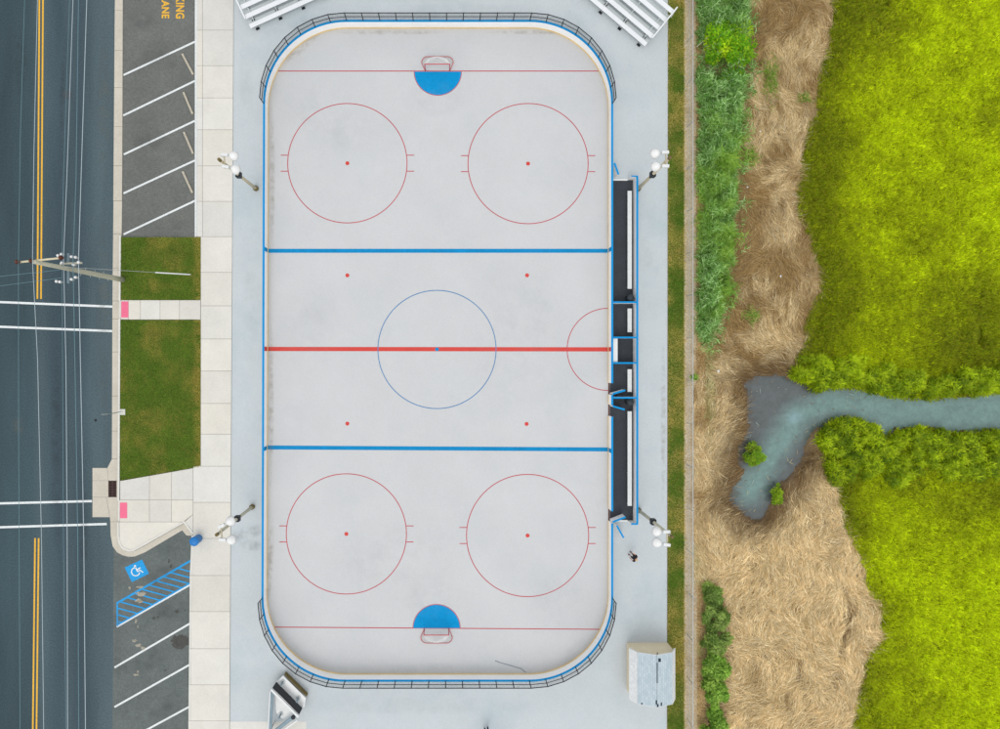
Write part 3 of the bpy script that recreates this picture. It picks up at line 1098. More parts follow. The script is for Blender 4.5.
def stain_mat(name, col, amt, scale=1.6):
    """dirt and darker tone with ragged see-through edges"""
    m = bpy.data.materials.new(name)
    m.use_nodes = True
    nt = m.node_tree
    L = nt.links.new
    bs = nt.nodes['Principled BSDF']
    out = [x for x in nt.nodes if x.type == 'OUTPUT_MATERIAL'][0]
    bs.inputs['Base Color'].default_value = (*col, 1)
    bs.inputs['Roughness'].default_value = 0.9
    tc = nd(nt, 'ShaderNodeTexCoord')
    at = nd(nt, 'ShaderNodeAttribute', attribute_name='fade')
    n = nd(nt, 'ShaderNodeTexNoise')
    n.inputs['Scale'].default_value = scale
    n.inputs['Detail'].default_value = 7
    n.inputs['Roughness'].default_value = 0.7
    L(tc.outputs['Object'], n.inputs['Vector'])
    r = nd(nt, 'ShaderNodeMapRange')
    r.inputs['From Min'].default_value = 0.42
    r.inputs['From Max'].default_value = 0.72
    r.inputs['To Max'].default_value = amt
    L(n.outputs['Fac'], r.inputs['Value'])
    mu = nd(nt, 'ShaderNodeMath', operation='MULTIPLY')
    L(r.outputs[0], mu.inputs[0])
    L(at.outputs['Fac'], mu.inputs[1])
    tp = nd(nt, 'ShaderNodeBsdfTransparent')
    ms = nd(nt, 'ShaderNodeMixShader')
    L(mu.outputs[0], ms.inputs[0])
    L(tp.outputs[0], ms.inputs[1])
    L(bs.outputs[0], ms.inputs[2])
    L(ms.outputs[0], out.inputs['Surface'])
    return m


M['scuff_grey'] = stain_mat('grey_scuffing', C(184, 188, 190), 0.13, 0.5)
M['road_dust'] = stain_mat('road_dust', C(126, 130, 124), 0.4, 1.2)
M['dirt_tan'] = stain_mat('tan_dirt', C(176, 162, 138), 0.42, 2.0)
M['dirt_dark_tone'] = stain_mat('grime_dark_tone', C(66, 74, 76), 0.4, 1.0)


def stain(c, rx, ry, ang, z, m, parent, n=28):
    """soft edged patch of dirt, scuffing and darker tone, fading to nothing at its rim"""
    vs, fs, fd = [tuple(G(*c, z))], [], [1.0]
    ca_, sa_ = math.cos(ang), math.sin(ang)
    for k, (q, f) in enumerate(((.35, .9), (.7, .5), (1.0, 0.0))):
        for i in range(n):
            t = 2 * PI * i / n
            x, y = rx * q * math.cos(t), ry * q * math.sin(t)
            vs.append(tuple(G(c[0] + x * ca_ - y * sa_, c[1] + x * sa_ + y * ca_, z)))
            fd.append(f)
    for i in range(n):
        j = (i + 1) % n
        fs.append((0, 1 + j, 1 + i))
        for k in range(2):
            a = 1 + k * n
            fs.append((a + i, a + j, a + n + j, a + n + i))
    me = bpy.data.meshes.new('stain')
    me.from_pydata(vs, [], fs)
    ca = me.color_attributes.new('fade', 'FLOAT_COLOR', 'POINT')
    ca.data.foreach_set('color', np.repeat(np.array(fd, np.float32), 4))
    return link('stain', me, m, parent)


# rink apron
b = MB()
b.poly([G(*q, 0.055) for q in [(229.4, 828), (666.3, 828), (667.6, -75), (234.4, -75)]])
o = b.build('apron', M['apron'])
struct(o, 'pale blue grey painted concrete apron around the hockey rink', 'apron')
b = MB()
for x in (666.9,):
    b.prism([G(666.2, 828), G(666.9, 828), G(668.1, -75), G(667.4, -75)], -0.05, 0.053)
b.build('edge', M['joint'], o)
AZ = 0.055

# ------------------------------------------------------------------ rink
RL, RR, RT, RB, RRAD = 268.0, 608.0, 29.0, 673.0, 80.0


def skew(x, y):
    return (x + (1 - (y - RT) / (RB - RT) * 2) * (RR - x) / (RR - RL), y)


def rr_path(d, ya=None, yb=None, n=24):
    pts = []
    if ya is not None:
        pts.append((RR + d, ya))
    for (cx, cy, a0) in ((RR - RRAD, RB - RRAD, 0), (RL + RRAD, RB - RRAD, 90), (RL + RRAD, RT + RRAD, 180), (RR - RRAD, RT + RRAD, 270)):
        for i in range(n + 1):
            t = math.radians(a0 + 90 * i / n)
            pts.append((cx + (RRAD + d) * math.cos(t), cy + (RRAD + d) * math.sin(t)))
    if yb is not None:
        pts.append((RR + d, yb))
    return [skew(*p) for p in pts]


FZ = AZ + 0.006
b = MB().poly([G(*p, FZ) for p in reversed(rr_path(1.0))])
rink = b.build('rink_floor', M['rink'])
struct(rink, 'pale grey outdoor hockey rink floor with painted circles and lines', 'rink floor')
z = FZ + 0.004
def mk(name, m):
    b = MB()
    b.name, b.m = name, m
    return b
for ya, yb in ((251, 251), (447.3, 449.3)):
    MB().poly(line_strip((267.8, ya), (608.6, yb), 4.0, z)).build('blue_line', M['floor_blue'], rink)
MB().poly(line_strip((268, 349), (608.6, 349.4), 4.2, z)).build('centre_line', M['red'], rink)
for a, e in (((276.5, 71.6), (600.5, 71.6)), ((275, 626.6), (600.5, 628.8))):
    MB().poly(line_strip(a, e, 0.95, z)).build('goal_line', M['thin_red'], rink)
for c, r in (((347.5, 163.6), 59.6), ((528, 164), 60.0), ((346.5, 533.6), 60.0), ((527.5, 535.2), 61.0)):
    b = MB()
    b.add(*ring(c, r, 0.85, z))
    for sx in (-1, 1):
        for sy in (-8, 8):
            x0 = math.sqrt(r * r - 64)
            b.poly(line_strip((c[0] + sx * x0, c[1] + sy), (c[0] + sx * (r + 7), c[1] + sy), 0.85, z + 0.0015))
    b.build('faceoff_circle', M['thin_red'], rink)
for c in ((347.5, 163.6), (528, 164), (346.5, 533.6), (527.5, 535.2), (347.5, 275.5), (527, 275.5), (347.5, 423.5), (526.5, 423.8)):
    MB().poly(disc(c, 2.0, z, n=20)).build('faceoff_dot', M['red'], rink)
b = MB()
b.add(*ring((437, 349.5), 59, 0.8, z + 0.002))
b.build('centre_circle', M['thin_blue'], rink)
MB().poly(disc((437, 349.3), 1.9, z + 0.004, n=20)).build('centre_dot', M['floor_blue'], rink)
b = MB()
b.add(*ring((608, 349.4), 41, 0.8, z + 0.002, PI / 2, 3 * PI / 2, 48))
b.build('referee_crease', M['thin_red'], rink)
for c, a0, a1 in (((437.8, 72.2), 0, PI), ((436.6, 627.6), PI, 2 * PI)):
    MB().poly(disc(c, 23.3, z + 0.002, a0, a1, 40)).build('goal_crease', M['crease'], rink)
    b = MB()
    b.add(*ring(c, 23.6, 0.7, z + 0.004, a0, a1, 48))
    b.build('crease_outline', M['thin_red'], rink)
# scuffs
b = MB()
for a, e in (((495, 660), (500, 662)), ((500, 662), (511, 665)), ((511, 665), (521, 668)), ((521, 668), (526, 672))):
    b.poly(line_strip(a, e, 0.9, z + 0.006))
b.build('scuff_mark', mat('scuff', C(142, 152, 160), 0.8, 0.2, 3, 0.2, 14), rink)

zs_ = z + 0.012
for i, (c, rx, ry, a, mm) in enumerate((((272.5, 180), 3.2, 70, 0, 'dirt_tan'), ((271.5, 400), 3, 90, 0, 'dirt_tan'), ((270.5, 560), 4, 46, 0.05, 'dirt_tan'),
                                        ((302, 48), 30, 5, -.72, 'dirt_tan'), ((390, 33), 60, 3, 0, 'dirt_tan'), ((540, 33), 60, 2.5, 0, 'dirt_tan'),
                                        ((300, 655), 34, 9, .75, 'scuff_grey'), ((420, 667), 110, 6, 0, 'scuff_grey'), ((575, 650), 30, 8, -.75, 'scuff_grey'),
                                        ((330, 120), 70, 40, .3, 'scuff_grey'), ((520, 330), 60, 90, .2, 'scuff_grey'), ((400, 560), 90, 50, -.2, 'scuff_grey'),
                                        ((310, 330), 34, 60, 0, 'scuff_grey'), ((560, 600), 40, 40, 0, 'scuff_grey'), ((437, 100), 40, 20, 0, 'scuff_grey'), ((436, 600), 40, 20, 0, 'scuff_grey'))):
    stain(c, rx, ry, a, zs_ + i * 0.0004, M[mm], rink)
for i, (c, rx, ry, a, mm) in enumerate((((246, 534), 22, 8, -.35, 'dirt_dark_tone'), ((252, 545), 14, 6, .2, 'dirt_dark_tone'), ((300, 22), 40, 9, -.35, 'scuff_grey'), ((246, 90), 9, 60, 0, 'scuff_grey'),  # leading entries: darker fan on the apron beside the lower left pole
                                        ((250, 300), 9, 90, 0, 'scuff_grey'), ((650, 270), 10, 80, 0, 'scuff_grey'), ((640, 610), 16, 30, .3, 'scuff_grey'), ((420, 705), 120, 10, 0, 'scuff_grey'),
                                        ((470, 8), 60, 7, 0, 'scuff_grey'), ((663, 420), 3, 90, 0, 'dirt_tan'))):
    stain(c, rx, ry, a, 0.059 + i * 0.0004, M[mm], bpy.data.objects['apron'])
for i, (c, rx, ry, a, mm) in enumerate((((62, 110), 3, 90, 0.02, 'dirt_dark_tone'), ((56, 430), 6, 120, 0, 'dirt_dark_tone'), ((18, 425), 8, 12, 0, 'road_dust'), ((104, 300), 8, 120, 0, 'road_dust'),
                                        ((104, 110), 8, 90, 0, 'road_dust'), ((84, 540), 5, 70, 0, 'dirt_dark_tone'), ((20, 60), 9, 40, 0, 'dirt_dark_tone'))):
    stain(c, rx, ry, a, 0.006 + i * 0.0004, M[mm], road)
for i, (c, rx, ry, a, mm) in enumerate((((160, 60), 20, 12, .2, 'dirt_dark_tone'), ((150, 140), 18, 14, 0, 'dirt_dark_tone'), ((170, 225), 24, 7, 0, 'road_dust'), ((140, 20), 16, 14, 0, 'dirt_dark_tone'), ((186, 100), 8, 8, 0, 'road_dust'))):
    stain(c, rx, ry, a, 0.009 + i * 0.0004, M[mm], lot)
for i, (c, rx, ry, a, mm) in enumerate((((160, 575), 20, 12, -.4, 'dirt_dark_tone'), ((170, 610), 18, 12, -.5, 'dirt_dark_tone'), ((150, 660), 24, 12, -.5, 'dirt_dark_tone'), ((165, 710), 20, 10, -.4, 'dirt_dark_tone'), ((118, 640), 4, 60, 0, 'road_dust'))):
    stain(c, rx, ry, a, 0.0145 + i * 0.00005, M[mm], lot2)

# boards
bd = empty('rink_boards', G(438, 351, 0), 'white hockey rink boards with blue cap rail and yellow kick plate', 'rink boards')
SEG = [(394.2, 404.2), (415.6, 508.0)]


def sweep(b, d0, d1, z0, z1):
    A, B = rr_path(d0, 520.0, 382.7), rr_path(d1, 520.0, 382.7)
    n = len(A)
    vs = []
    for p, q in zip(A, B):
        vs += [G(*p, z0), G(*q, z0), G(*q, z1), G(*p, z1)]
    fs = []
    for i in range(n - 1):
        k, l = 4 * i, 4 * i + 4
        for j in range(4):
            fs.append((k + j, k + (j + 1) % 4, l + (j + 1) % 4, l + j))
    fs += [(3, 2, 1, 0), (4 * n - 4, 4 * n - 3, 4 * n - 2, 4 * n - 1)]
    b.add(vs, fs)
    for a, e in SEG:
        b.prism([G(*skew(RR + d0, a)), G(*skew(RR + d1, a)), G(*skew(RR + d1, e)), G(*skew(RR + d0, e))], z0, z1)
    return b


sweep(MB(), 0.0, 1.3, FZ - 0.01, 1.06).build('board_panel', M['board_white'], bd)
sweep(MB(), -0.3, -0.04, FZ - 0.008, 0.26).build('kick_plate', M['kick'], bd)
sweep(MB(), -0.15, 1.75, 1.062, 1.11).build('cap_rail', M['blue'], bd)
MB().prism([G(608.1, 382.8), G(609.3, 382.8), G(609.3, 394.1), G(608.1, 394.1)], FZ - .01, 0.12).build('threshold', M['rust'], bd)
MB().prism([G(608.1, 404.3), G(609.3, 404.3), G(609.3, 415.5), G(608.1, 415.5)], FZ - .01, 0.12).build('threshold', M['rust'], bd)
MB().prism([G(608.1, 508.1), G(609.3, 508.1), G(609.3, 519.9), G(608.1, 519.9)], FZ - .01, 0.12).build('threshold', M['rust'], bd)
for x, y, m, w in ((267.99, 251, 'floor_blue', 4), (608.01, 251, 'floor_blue', 4), (267.4, 447.3, 'floor_blue', 4), (608.01, 449.3, 'floor_blue', 4), (268.0, 349, 'red', 4.2), (608.01, 349.4, 'red', 4.2)):
    sx, _ = skew(RL if x < 400 else RR, y)
    s = 1 if x < 400 else -1
    MB().prism([G(sx + s * 0.05, y - w / 2), G(sx + s * 0.10, y - w / 2), G(sx + s * 0.10, y + w / 2), G(sx + s * 0.05, y + w / 2)], 0.265, 1.055).build('line_stripe', M[m], bd)


def gate(parent, hinge, end, z0=0.16, h=1.06, white_first=True):
    a, e = G(*hinge), G(*end)
    a.z = e.z = (z0 + h) / 2
    g = MB().bar(a, e, 0.07, h - z0).build('gate', M['board_white'], parent)
    a.z = e.z = h + 0.027
    MB().bar(a, e, 0.13, 0.05).build('cap_rail', M['blue'], g)
    return g


gate(bd, (609.3, 393.2), (621.5, 389.6))
gate(bd, (609.3, 405.2), (621.0, 408.6))
gate(bd, (609.3, 518.6), (621.8, 513.6))

# end fences on the boards
for top, lab in ((True, 'black chain link safety fence along the upper end boards'), (False, 'black chain link safety fence along the lower end boards')):
    posts = []
    d = 1.15
    if top:
        arcs = [((RL + RRAD, RT + RRAD), 180, 270), ((RR - RRAD, RT + RRAD), 270, 360)]
    else:
        arcs = [((RR - RRAD, RB - RRAD), 0, 90), ((RL + RRAD, RB - RRAD), 90, 180)]
    for ai, (c, a0, a1) in enumerate(arcs):
        for i in range(9):
            if ai == 1 and i == 0:
                pass
            t = math.radians(a0 + (a1 - a0) * i / 8)
            posts.append((c[0] + (RRAD + d) * math.cos(t), c[1] + (RRAD + d) * math.sin(t)))
        if ai == 0:
            p0 = posts[-1]
            nxt = arcs[1]
            t = math.radians(nxt[1])
            p1 = (nxt[0][0] + (RRAD + d) * math.cos(t), nxt[0][1] + (RRAD + d) * math.sin(t))
            for i in range(1, 11):
                posts.append((p0[0] + (p1[0] - p0[0]) * i / 11, p0[1] + (p1[1] - p0[1]) * i / 11))
    posts = [skew(*p) for p in posts]
    zb, zt = 1.112, 2.2
    mid = posts[len(posts) // 2]
    fe = empty('safety_fence', G(mid[0], mid[1], 1.112), lab, 'fence', 'chain link fences on the end boards')
    MB().tube([G(*p, zt) for p in posts], 0.036, 6).build('top_rail', M['dark'], fe)
    MB().tube([G(*p, (zb + zt) / 2) for p in posts], 0.028, 6).build('middle_rail', M['dark'], fe)
    for p in posts:
        MB().tube([G(*p, zb), G(*p, zt + 0.03)], 0.036, 6).build('post', M['dark'], fe)
    # chain link sheet with uv in metres
    off = fe.location
    me = bpy.data.meshes.new('wire_mesh')
    vs, fs, uv = [], [], []
    dist = 0
    for i, p in enumerate(posts):
        if i:
            dist += (G(*p) - G(*posts[i - 1])).length
        vs += [tuple(G(*p, zb) - off), tuple(G(*p, zt) - off)]
        uv.append(dist)
        if i:
            fs.append((2 * i - 2, 2 * i, 2 * i + 1, 2 * i - 1))
    me.from_pydata(vs, [], fs)
    ul = me.uv_layers.new(name='UVMap')
    for pl in me.polygons:
        for li in pl.loop_indices:
            vi = me.loops[li].vertex_index
            ul.data[li].uv = (uv[vi // 2], (vi % 2) * (zt - zb))
    link('wire_mesh', me, M['black_link'], fe)

# goals
gl = empty('hockey_goal', G(437.5, 71.6, FZ + 0.01), 'red framed hockey goal with white net at the upper goal line', 'goal', 'hockey goals')
o0 = gl.location
hw, gh = 0.925, 1.2
q = lambda x, y, z: o0 + Vector((x, y, z))
r_ = 0.032
MB().tube([q(-hw, 0, 0), q(-hw, 0, gh)], r_, 8).build('post', M['goal_red'], gl)
MB().tube([q(hw, 0, 0), q(hw, 0, gh)], r_, 8).build('post', M['goal_red'], gl)
MB().tube([q(-hw - r_, 0, gh), q(hw + r_, 0, gh)], r_, 8).build('crossbar', M['goal_red'], gl)
base = [q(-hw, 0, 0.03)]
for t in np.linspace(PI, PI / 2, 8):
    base.append(q(-0.75 + 0.45 * math.cos(t), 0.62 + 0.46 * math.sin(t), 0.03))
for t in np.linspace(PI / 2, 0, 8):
    base.append(q(0.75 + 0.45 * math.cos(t), 0.62 + 0.46 * math.sin(t), 0.03))
base.append(q(hw, 0, 0.03))
MB().tube(base, 0.024, 8).build('base_frame', M['goal_red'], gl)
topf = [q(-hw, 0, gh), q(-0.7, 0.35, gh), q(-0.35, 0.5, gh), q(0, 0.54, gh), q(0.35, 0.5, gh), q(0.7, 0.35, gh), q(hw, 0, gh)]
MB().tube(topf, 0.02, 6).build('top_frame', M['trim'], gl)
# net between top frame and base frame
n = 24
def resamp(pts, n):
    L = [0]
    for a, e in zip(pts[:-1], pts[1:]):
        L.append(L[-1] + (e - a).length)
    out = []
    for i in range(n + 1):
        s = L[-1] * i / n
        k = max(j for j in range(len(L)) if L[j] <= s + 1e-9)
        k = min(k, len(pts) - 2)
        t = (s - L[k]) / max(1e-9, L[k + 1] - L[k])
        out.append(pts[k].lerp(pts[k + 1], t))
    return out
A, B = resamp(topf, n), resamp(base, n)
me = bpy.data.meshes.new('net')
vs, uvs, fs = [], [], []
for i in range(n + 1):
    for k in range(5):
        p = A[i].lerp(B[i], k / 4)
        p = p + Vector((0, -0.10 * math.sin(PI * k / 4), 0))
        vs.append(tuple(p - o0))
        uvs.append((i * 0.13, k * 0.3))
for i in range(n):
    for k in range(4):
        fs.append((i * 5 + k, i * 5 + k + 1, i * 5 + k + 6, i * 5 + k + 5))
s0 = len(vs)
for p in A:
    vs.append(tuple(p - o0))
    uvs.append((p.x, p.y))
fs.append(tuple(range(s0, s0 + n + 1)))
me.from_pydata(vs, [], fs)
ul = me.uv_layers.new(name='UVMap')
for pl in me.polygons:
    for li in pl.loop_indices:
        ul.data[li].uv = uvs[me.loops[li].vertex_index]
link('net', me, M['net'], gl)
# white canvas bands from the bar ends to the middle of the back
b = MB()
for s in (-1, 1):
    b.poly([q(s * 0.9, 0.06, gh - 0.03), q(s * 0.62, 0.43, gh - 0.03), q(s * 0.06, 1.0, 0.2), q(s * 0.02, 0.86, 0.32), q(s * 0.55, 0.24, gh - .06)])
b.build('canvas_band', M['trim'], gl)
g2 = dup(gl, loc=G(436.6, 628.2, FZ + 0.01), rz=PI)
tag(g2, 'red framed hockey goal with white net at the lower goal line', 'goal', 'hockey goals')

# ------------------------------------------------------------------ player boxes
pb = empty('player_enclosure', G(622, 350, AZ), 'blue capped white walled player boxes with black rubber floor beside the rink', 'player box')
XB0, XB1 = 609.8, 632.6   # inner faces at ground
YT, YBm = 181.5, 519.0
MB().prism([G(XB0, YT - 1), G(XB1 + .3, YT - 1), G(XB1 + .3, YBm + 1), G(XB0, YBm + 1)], AZ + .002, AZ + 0.02).build('rubber_floor', M['rubber'], pb)


def wall(name, pts, parent=pb, h=1.06, capw=0.6):
    w = MB().prism([G(*p) for p in pts], AZ, h).build(name, M['board_white'], parent)
    xs = [p[0] for p in pts]
    ys_ = [p[1] for p in pts]
    x0, x1, y0, y1 = min(xs) - .1, max(xs) + .1, min(ys_) - .1, max(ys_) + .1
    return w, (x0, x1, y0, y1)


def capped(name, x0, x1, y0, y1, h=1.06, ow=0.25):
    w = MB().prism([G(x0, y0), G(x1, y0), G(x1, y1), G(x0, y1)], AZ, h).build(name, M['board_white'], pb)
    vert = (y1 - y0) > (x1 - x0)
    ex, ey = (ow, 0) if vert else (0, ow)
    MB().prism([G(x0 - ex, y0 - ey), G(x1 + ex, y0 - ey), G(x1 + ex, y1 + ey), G(x0 - ex, y1 + ey)], h + 0.002, h + 0.05).build('cap_rail', M['blue'], w)
    return w


capped('back_wall', XB1 + .05, XB1 + 1.45, YT - .9, YBm + .8)
for yy in (303.5, 338.0, 363.0, 397.0):
    capped('divider_wall', XB0 + 0.2, XB1 - 0.3, yy - 0.55, yy + 0.55)
for yy in (YT - 1.6, YBm + 0.6):
    capped('end_wall', 627.4, XB1 + 1.45, yy - 0.0 - (0.05 if yy < 300 else -0.3), yy + (0.6 if yy < 300 else 1.4))
for yy in (YT - 1.3, YBm + 1.5):
    MB().prism([G(610.0, yy - 0.9), G(627.2, yy - 0.9), G(627.2, yy + 0.9), G(610.0, yy + 0.9)], AZ + .001, 0.12).build('threshold', M['trim'], pb)
gate(pb, (615.0, 178.6), (611.0, 167.2))
gate(pb, (613.2, 522.0), (620.0, 534.0))

for k, (y0, y1, lab) in enumerate(((192.5, 289.5, 'long white bench in the upper player box'),
                                   (309, 332.5, 'short white bench in the penalty box above the scorer counter'),
                                   (369.2, 391.6, 'short white bench in the penalty box below the scorer counter'),
                                   (410.8, 504.5, 'long white bench in the lower player box'))):
    be = empty('player_bench', G(628, (y0 + y1) / 2, AZ + .02), lab, 'bench', 'white benches in the player boxes')
    MB().prism([G(626.0, y0), G(630.2, y0), G(630.2, y1), G(626.0, y1)], 0.43, 0.48).build('seat', M['trim'], be, bevel=0.01)
    nl = max(2, int((y1 - y0) / 24) + 1)
    for i in range(nl):
        yy = y0 + 2 + (y1 - y0 - 4) * i / (nl - 1)
        MB().prism([G(626.6, yy - .5), G(629.8, yy - .5), G(629.8, yy + .5), G(626.6, yy + .5)], AZ + .02, 0.429).build('leg', M['steel'], be)
tb = empty('scorer_counter', G(612, 350, AZ + .02), 'white scorer counter against the boards at centre ice', 'counter')
MB().prism([G(610.1, 339.0), G(614.6, 339.0), G(614.6, 362.0), G(610.1, 362.0)], 0.9, 0.95).build('counter_top', M['trim'], tb, bevel=0.008)
for yy in (341, 350.5, 360):
    MB().prism([G(610.3, yy - .4), G(613.6, yy - .4), G(613.6, yy + .4), G(610.3, yy + .4)], AZ + .02, 0.899).build('bracket', M['steel'], tb)


def trash_can(c, m, lab, cat, r=0.27, h=0.85, zb=AZ, lid=True, grp=None):
    t = empty('trash_can', G(*c, zb), lab, cat, grp)
    MB().lathe(G(*c, zb), [(r * 0.86, 0), (r * 0.9, 0.02), (r, h * 0.93), (r * 1.04, h * 0.94), (r * 1.04, h * 0.97), (r * 0.97, h * 0.97), (r * 0.9, h * 0.5), (r * .82, .06)], 24).build('barrel', m, t, smooth=True)
    if lid:
        MB().lathe(G(*c, zb + h * 0.97), [(r * 1.07, 0), (r * 1.07, 0.03), (r * 0.95, 0.09), (r * 0.5, 0.14), (r * 0.1, 0.15)], 24).build('lid', m, t, smooth=True)
    return t


trash_can((627.5, 298.5), M['bin_dark'], 'dark grey trash can at the lower end of the upper player box', 'trash can', 0.24, 0.8, AZ + .02, grp='dark trash cans in the player boxes')
trash_can((627.3, 401.5), M['bin_dark'], 'dark grey trash can at the top of the lower player box', 'trash can', 0.24, 0.8, AZ + .02, grp='dark trash cans in the player boxes')
trash_can((199.2, 537.8), M['bin_blue'], 'bright blue lidded barrel bin on the sidewalk corner', 'trash can', 0.33, 0.95, 0.10)

# ------------------------------------------------------------------ floodlight poles


def flood_pole(base, top, lamps, arms, boxpt, mpole, lab, facing):
    t = empty('floodlight_pole', G(*base, AZ), lab, 'floodlight', 'floodlight poles around the rink')
    ht = 8.0
    B, T = G(*base, AZ), P(*top, ht)
    MB().tube([B, B.lerp(T, 0.5), T], 0.125, 12, 0.095).build('pole', mpole, t, smooth=True)
    MB().lathe(B, [(0.2, 0), (0.2, 0.25), (0.15, 0.3)], 12).build('base_collar', M['dirty_wood'], t)
    MB().lathe(T, [(0.11, -0.25), (0.11, 0.02), (0.05, 0.06)], 12).build('pole_cap', M['dirty_wood'], t)
    za = 7.5
    A0, A1 = P(*arms[0], za), P(*arms[1], za)
    ext = (A1 - A0).normalized() * 0.12
    MB().bar(A0 - ext, A1 + ext, 0.07, 0.09).build('crossarm', M['light_pole'], t)
    for a, l in zip(arms, lamps):
        Aa, Ll = P(*a, za), P(*l, za)
        dr_ = (Ll - Aa)
        dr_.z = 0
        dr_.normalize()
        # ballast box, then a white bowl tipped towards the rink
        f = MB().bar(Aa - dr_ * 0.16 + Vector((0, 0, .1)), Aa + dr_ * 0.30 + Vector((0, 0, .1)), 0.2, 0.2).build('floodlight', M['trim'], t, bevel=0.02)
        ax = (dr_ * 0.45 + Vector((0, 0, -0.9))).normalized()
        c = Ll + Vector((0, 0, 0.12))
        MB().bar(Aa + dr_ * 0.3 + Vector((0, 0, .1)), c - dr_ * 0.12, 0.09, 0.09).build('neck', M['steel'], f)
        MB().lathe(c - ax * 0.16, [(0.08, 0), (0.17, 0.04), (0.26, 0.14), (0.31, 0.28), (0.33, 0.40), (0.315, 0.40), (0.24, 0.2)], 24, ax).build('bowl', M['lamp'], f, smooth=True)
    tb_ = ((boxpt[0] - base[0]) * (top[0] - base[0]) + (boxpt[1] - base[1]) * (top[1] - base[1])) / ((top[0] - base[0]) ** 2 + (top[1] - base[1]) ** 2)
    c = B.lerp(T, min(0.75, tb_ * 1.02))
    MB().prism([c + Vector((dx, dy, 0)) for dx, dy in ((-.17, -.2), (.17, -.2), (.17, .2), (-.17, .2))], c.z - 0.3, c.z + 0.22).build('control_box', M['dark'], t, bevel=0.02)
    return t


flood_pole((256.3, 189), (219, 159.5), ((232.8, 156), (234.6, 169.4)), ((224, 155.5), (225, 167)), (239.4, 171.5), M['light_pole'],
           'tan floodlight pole with two white bowls beside the upper left sidewalk', 1)
flood_pole((252.7, 506.4), (216.5, 534.8), ((229.7, 521.4), (230.4, 539.7)), ((221, 526), (222, 539)), (236.3, 519.5), M['wood_pole'],
           'greenish floodlight pole near the blue bin with two white bowls', 1)
flood_pole((637.6, 189.4), (670.2, 157.5), ((656, 153.6), (656.7, 166.7)), ((665.8, 153), (666, 166.7)), (653.7, 173.5), M['light_pole'],
           'tan floodlight pole behind the top of the player boxes', 1)
flood_pole((638, 509.6), (672.5, 537), ((657.7, 531.2), (658, 542.6)), ((667.2, 531.2), (667.3, 544.2)), (653.5, 523.5), M['wood_pole'],
           'thin greenish floodlight pole at the lower end of the player boxes', 1)

# ------------------------------------------------------------------ utility pole and wires
up = empty('utility_pole', G(124, 280, 0.08), 'tall leaning wooden utility pole with crossarms over the road edge', 'utility pole')
ub = G(123.5, 280, 0.06)
UH = 11.1
ut = P(34, 262, UH)
MB().tube([ub + (ut - ub) * k for k in np.linspace(0, 1, 7)], 0.20, 14, 0.12).build('pole', M['wood_pole'], up, smooth=True)


def on_pole(f):
    return ub.lerp(ut, f)


za = UH - 0.25
a0, a1 = P(18.5, 262.4, za), P(62.5, 258, za)
MB().bar(a0, a1, 0.10, 0.12).build('crossarm', M['light_pole'], up)
for (x, y) in ((18.5, 262.3), (32.5, 261.3), (62, 258)):
    c = P(x, y, za + 0.07)
    MB().lathe(c, [(0.09, 0), (0.13, 0.04), (0.08, 0.09), (0.14, 0.13), (0.07, 0.2), (0.10, 0.24), (0.05, 0.28)], 14).build('insulator', M['rust'], up, smooth=True)
f2 = 0.66
cp = on_pole(f2)
MB().bar(P(68.5, 253.5, cp.z), P(68.5, 283.5, cp.z), 0.12, 0.12).build('crossarm', M['steel_blue'], up)
MB().bar(P(60, 264, cp.z + .15), P(82, 263, cp.z + .15), 0.12, 0.10).build('crossarm', M['wood_pole'], up)
for x, y in ((62, 254.5), (58.5, 255.8), (72, 257), (76, 257.5), (62.5, 263), (79, 262.5), (74, 265), (60.5, 282), (57, 281.5), (72, 279.5), (76, 277.5)):
    c = P(x, y, cp.z + 0.2)
    MB().lathe(c, [(0.06, -0.2), (0.06, 0), (0.10, 0.02), (0.07, 0.07), (0.10, 0.10), (0.05, 0.16)], 10).build('insulator', M['lamp'], up, smooth=True)
b = MB()
for k in range(9):
    c = on_pole(0.1 + k * 0.055)
    s = 1 if k % 2 else -1
    b.tube([c, c + Vector((0.03, 0.3 * s, 0))], 0.014, 5)
b.build('step_bolt', M['steel'], up)
gw = MB().tube([on_pole(0.78), G(191, 274.8, 0.1)], 0.013, 5).build('guy_wire', M['steel'], up)
gA, gB = on_pole(0.78), G(191, 274.8, 0.1)
MB().tube([gB, gB + (gA - gB).normalized() * 3.0], 0.05, 8).build('guard', M['lamp'], gw)

wires = [
    ('thin teal overhead wire nearest the left edge of the road', 0.016, za + .34, [(26.2, -70), (24.6, 0), (20.5, 130), (18.4, 262), (18.6, 420), (19.4, 600), (20.5, 800)], 'wire_dark'),
    ('pale overhead wire crossing the yellow centre lines', 0.022, za + .34, [(41, -70), (37.5, 0), (34, 150), (32.5, 261), (37.6, 360), (41.5, 540), (43.6, 720), (44.5, 800)], 'wire'),
    ('bright overhead wire left of the closely spaced group on the pole', 0.026, cp.z + .36, [(76, -70), (73, 0), (66.8, 180), (63.5, 258), (66, 366), (67.2, 540), (67.6, 720), (67.8, 800)], 'wire'),
    ('thin overhead wire in the middle of the closely spaced group', 0.024, cp.z + .36, [(80, -70), (78.5, 0), (76, 180), (73, 262), (75, 366), (77.8, 540), (78.7, 720), (79, 800)], 'wire_dark'),
    ('thick pale overhead cable at the right of the wire group', 0.030, cp.z + .3, [(89, -70), (86.8, 0), (81, 180), (78.5, 262), (80.5, 366), (83.8, 540), (85.4, 720), (86, 800)], 'wire'),
    ('faint teal overhead wire at the left of the wire group', 0.016, cp.z + .36, [(72, -70), (69.5, 0), (63.4, 180), (61.8, 258), (62.6, 366), (63.4, 540), (66, 720), (67, 800)], 'wire_dark'),
]
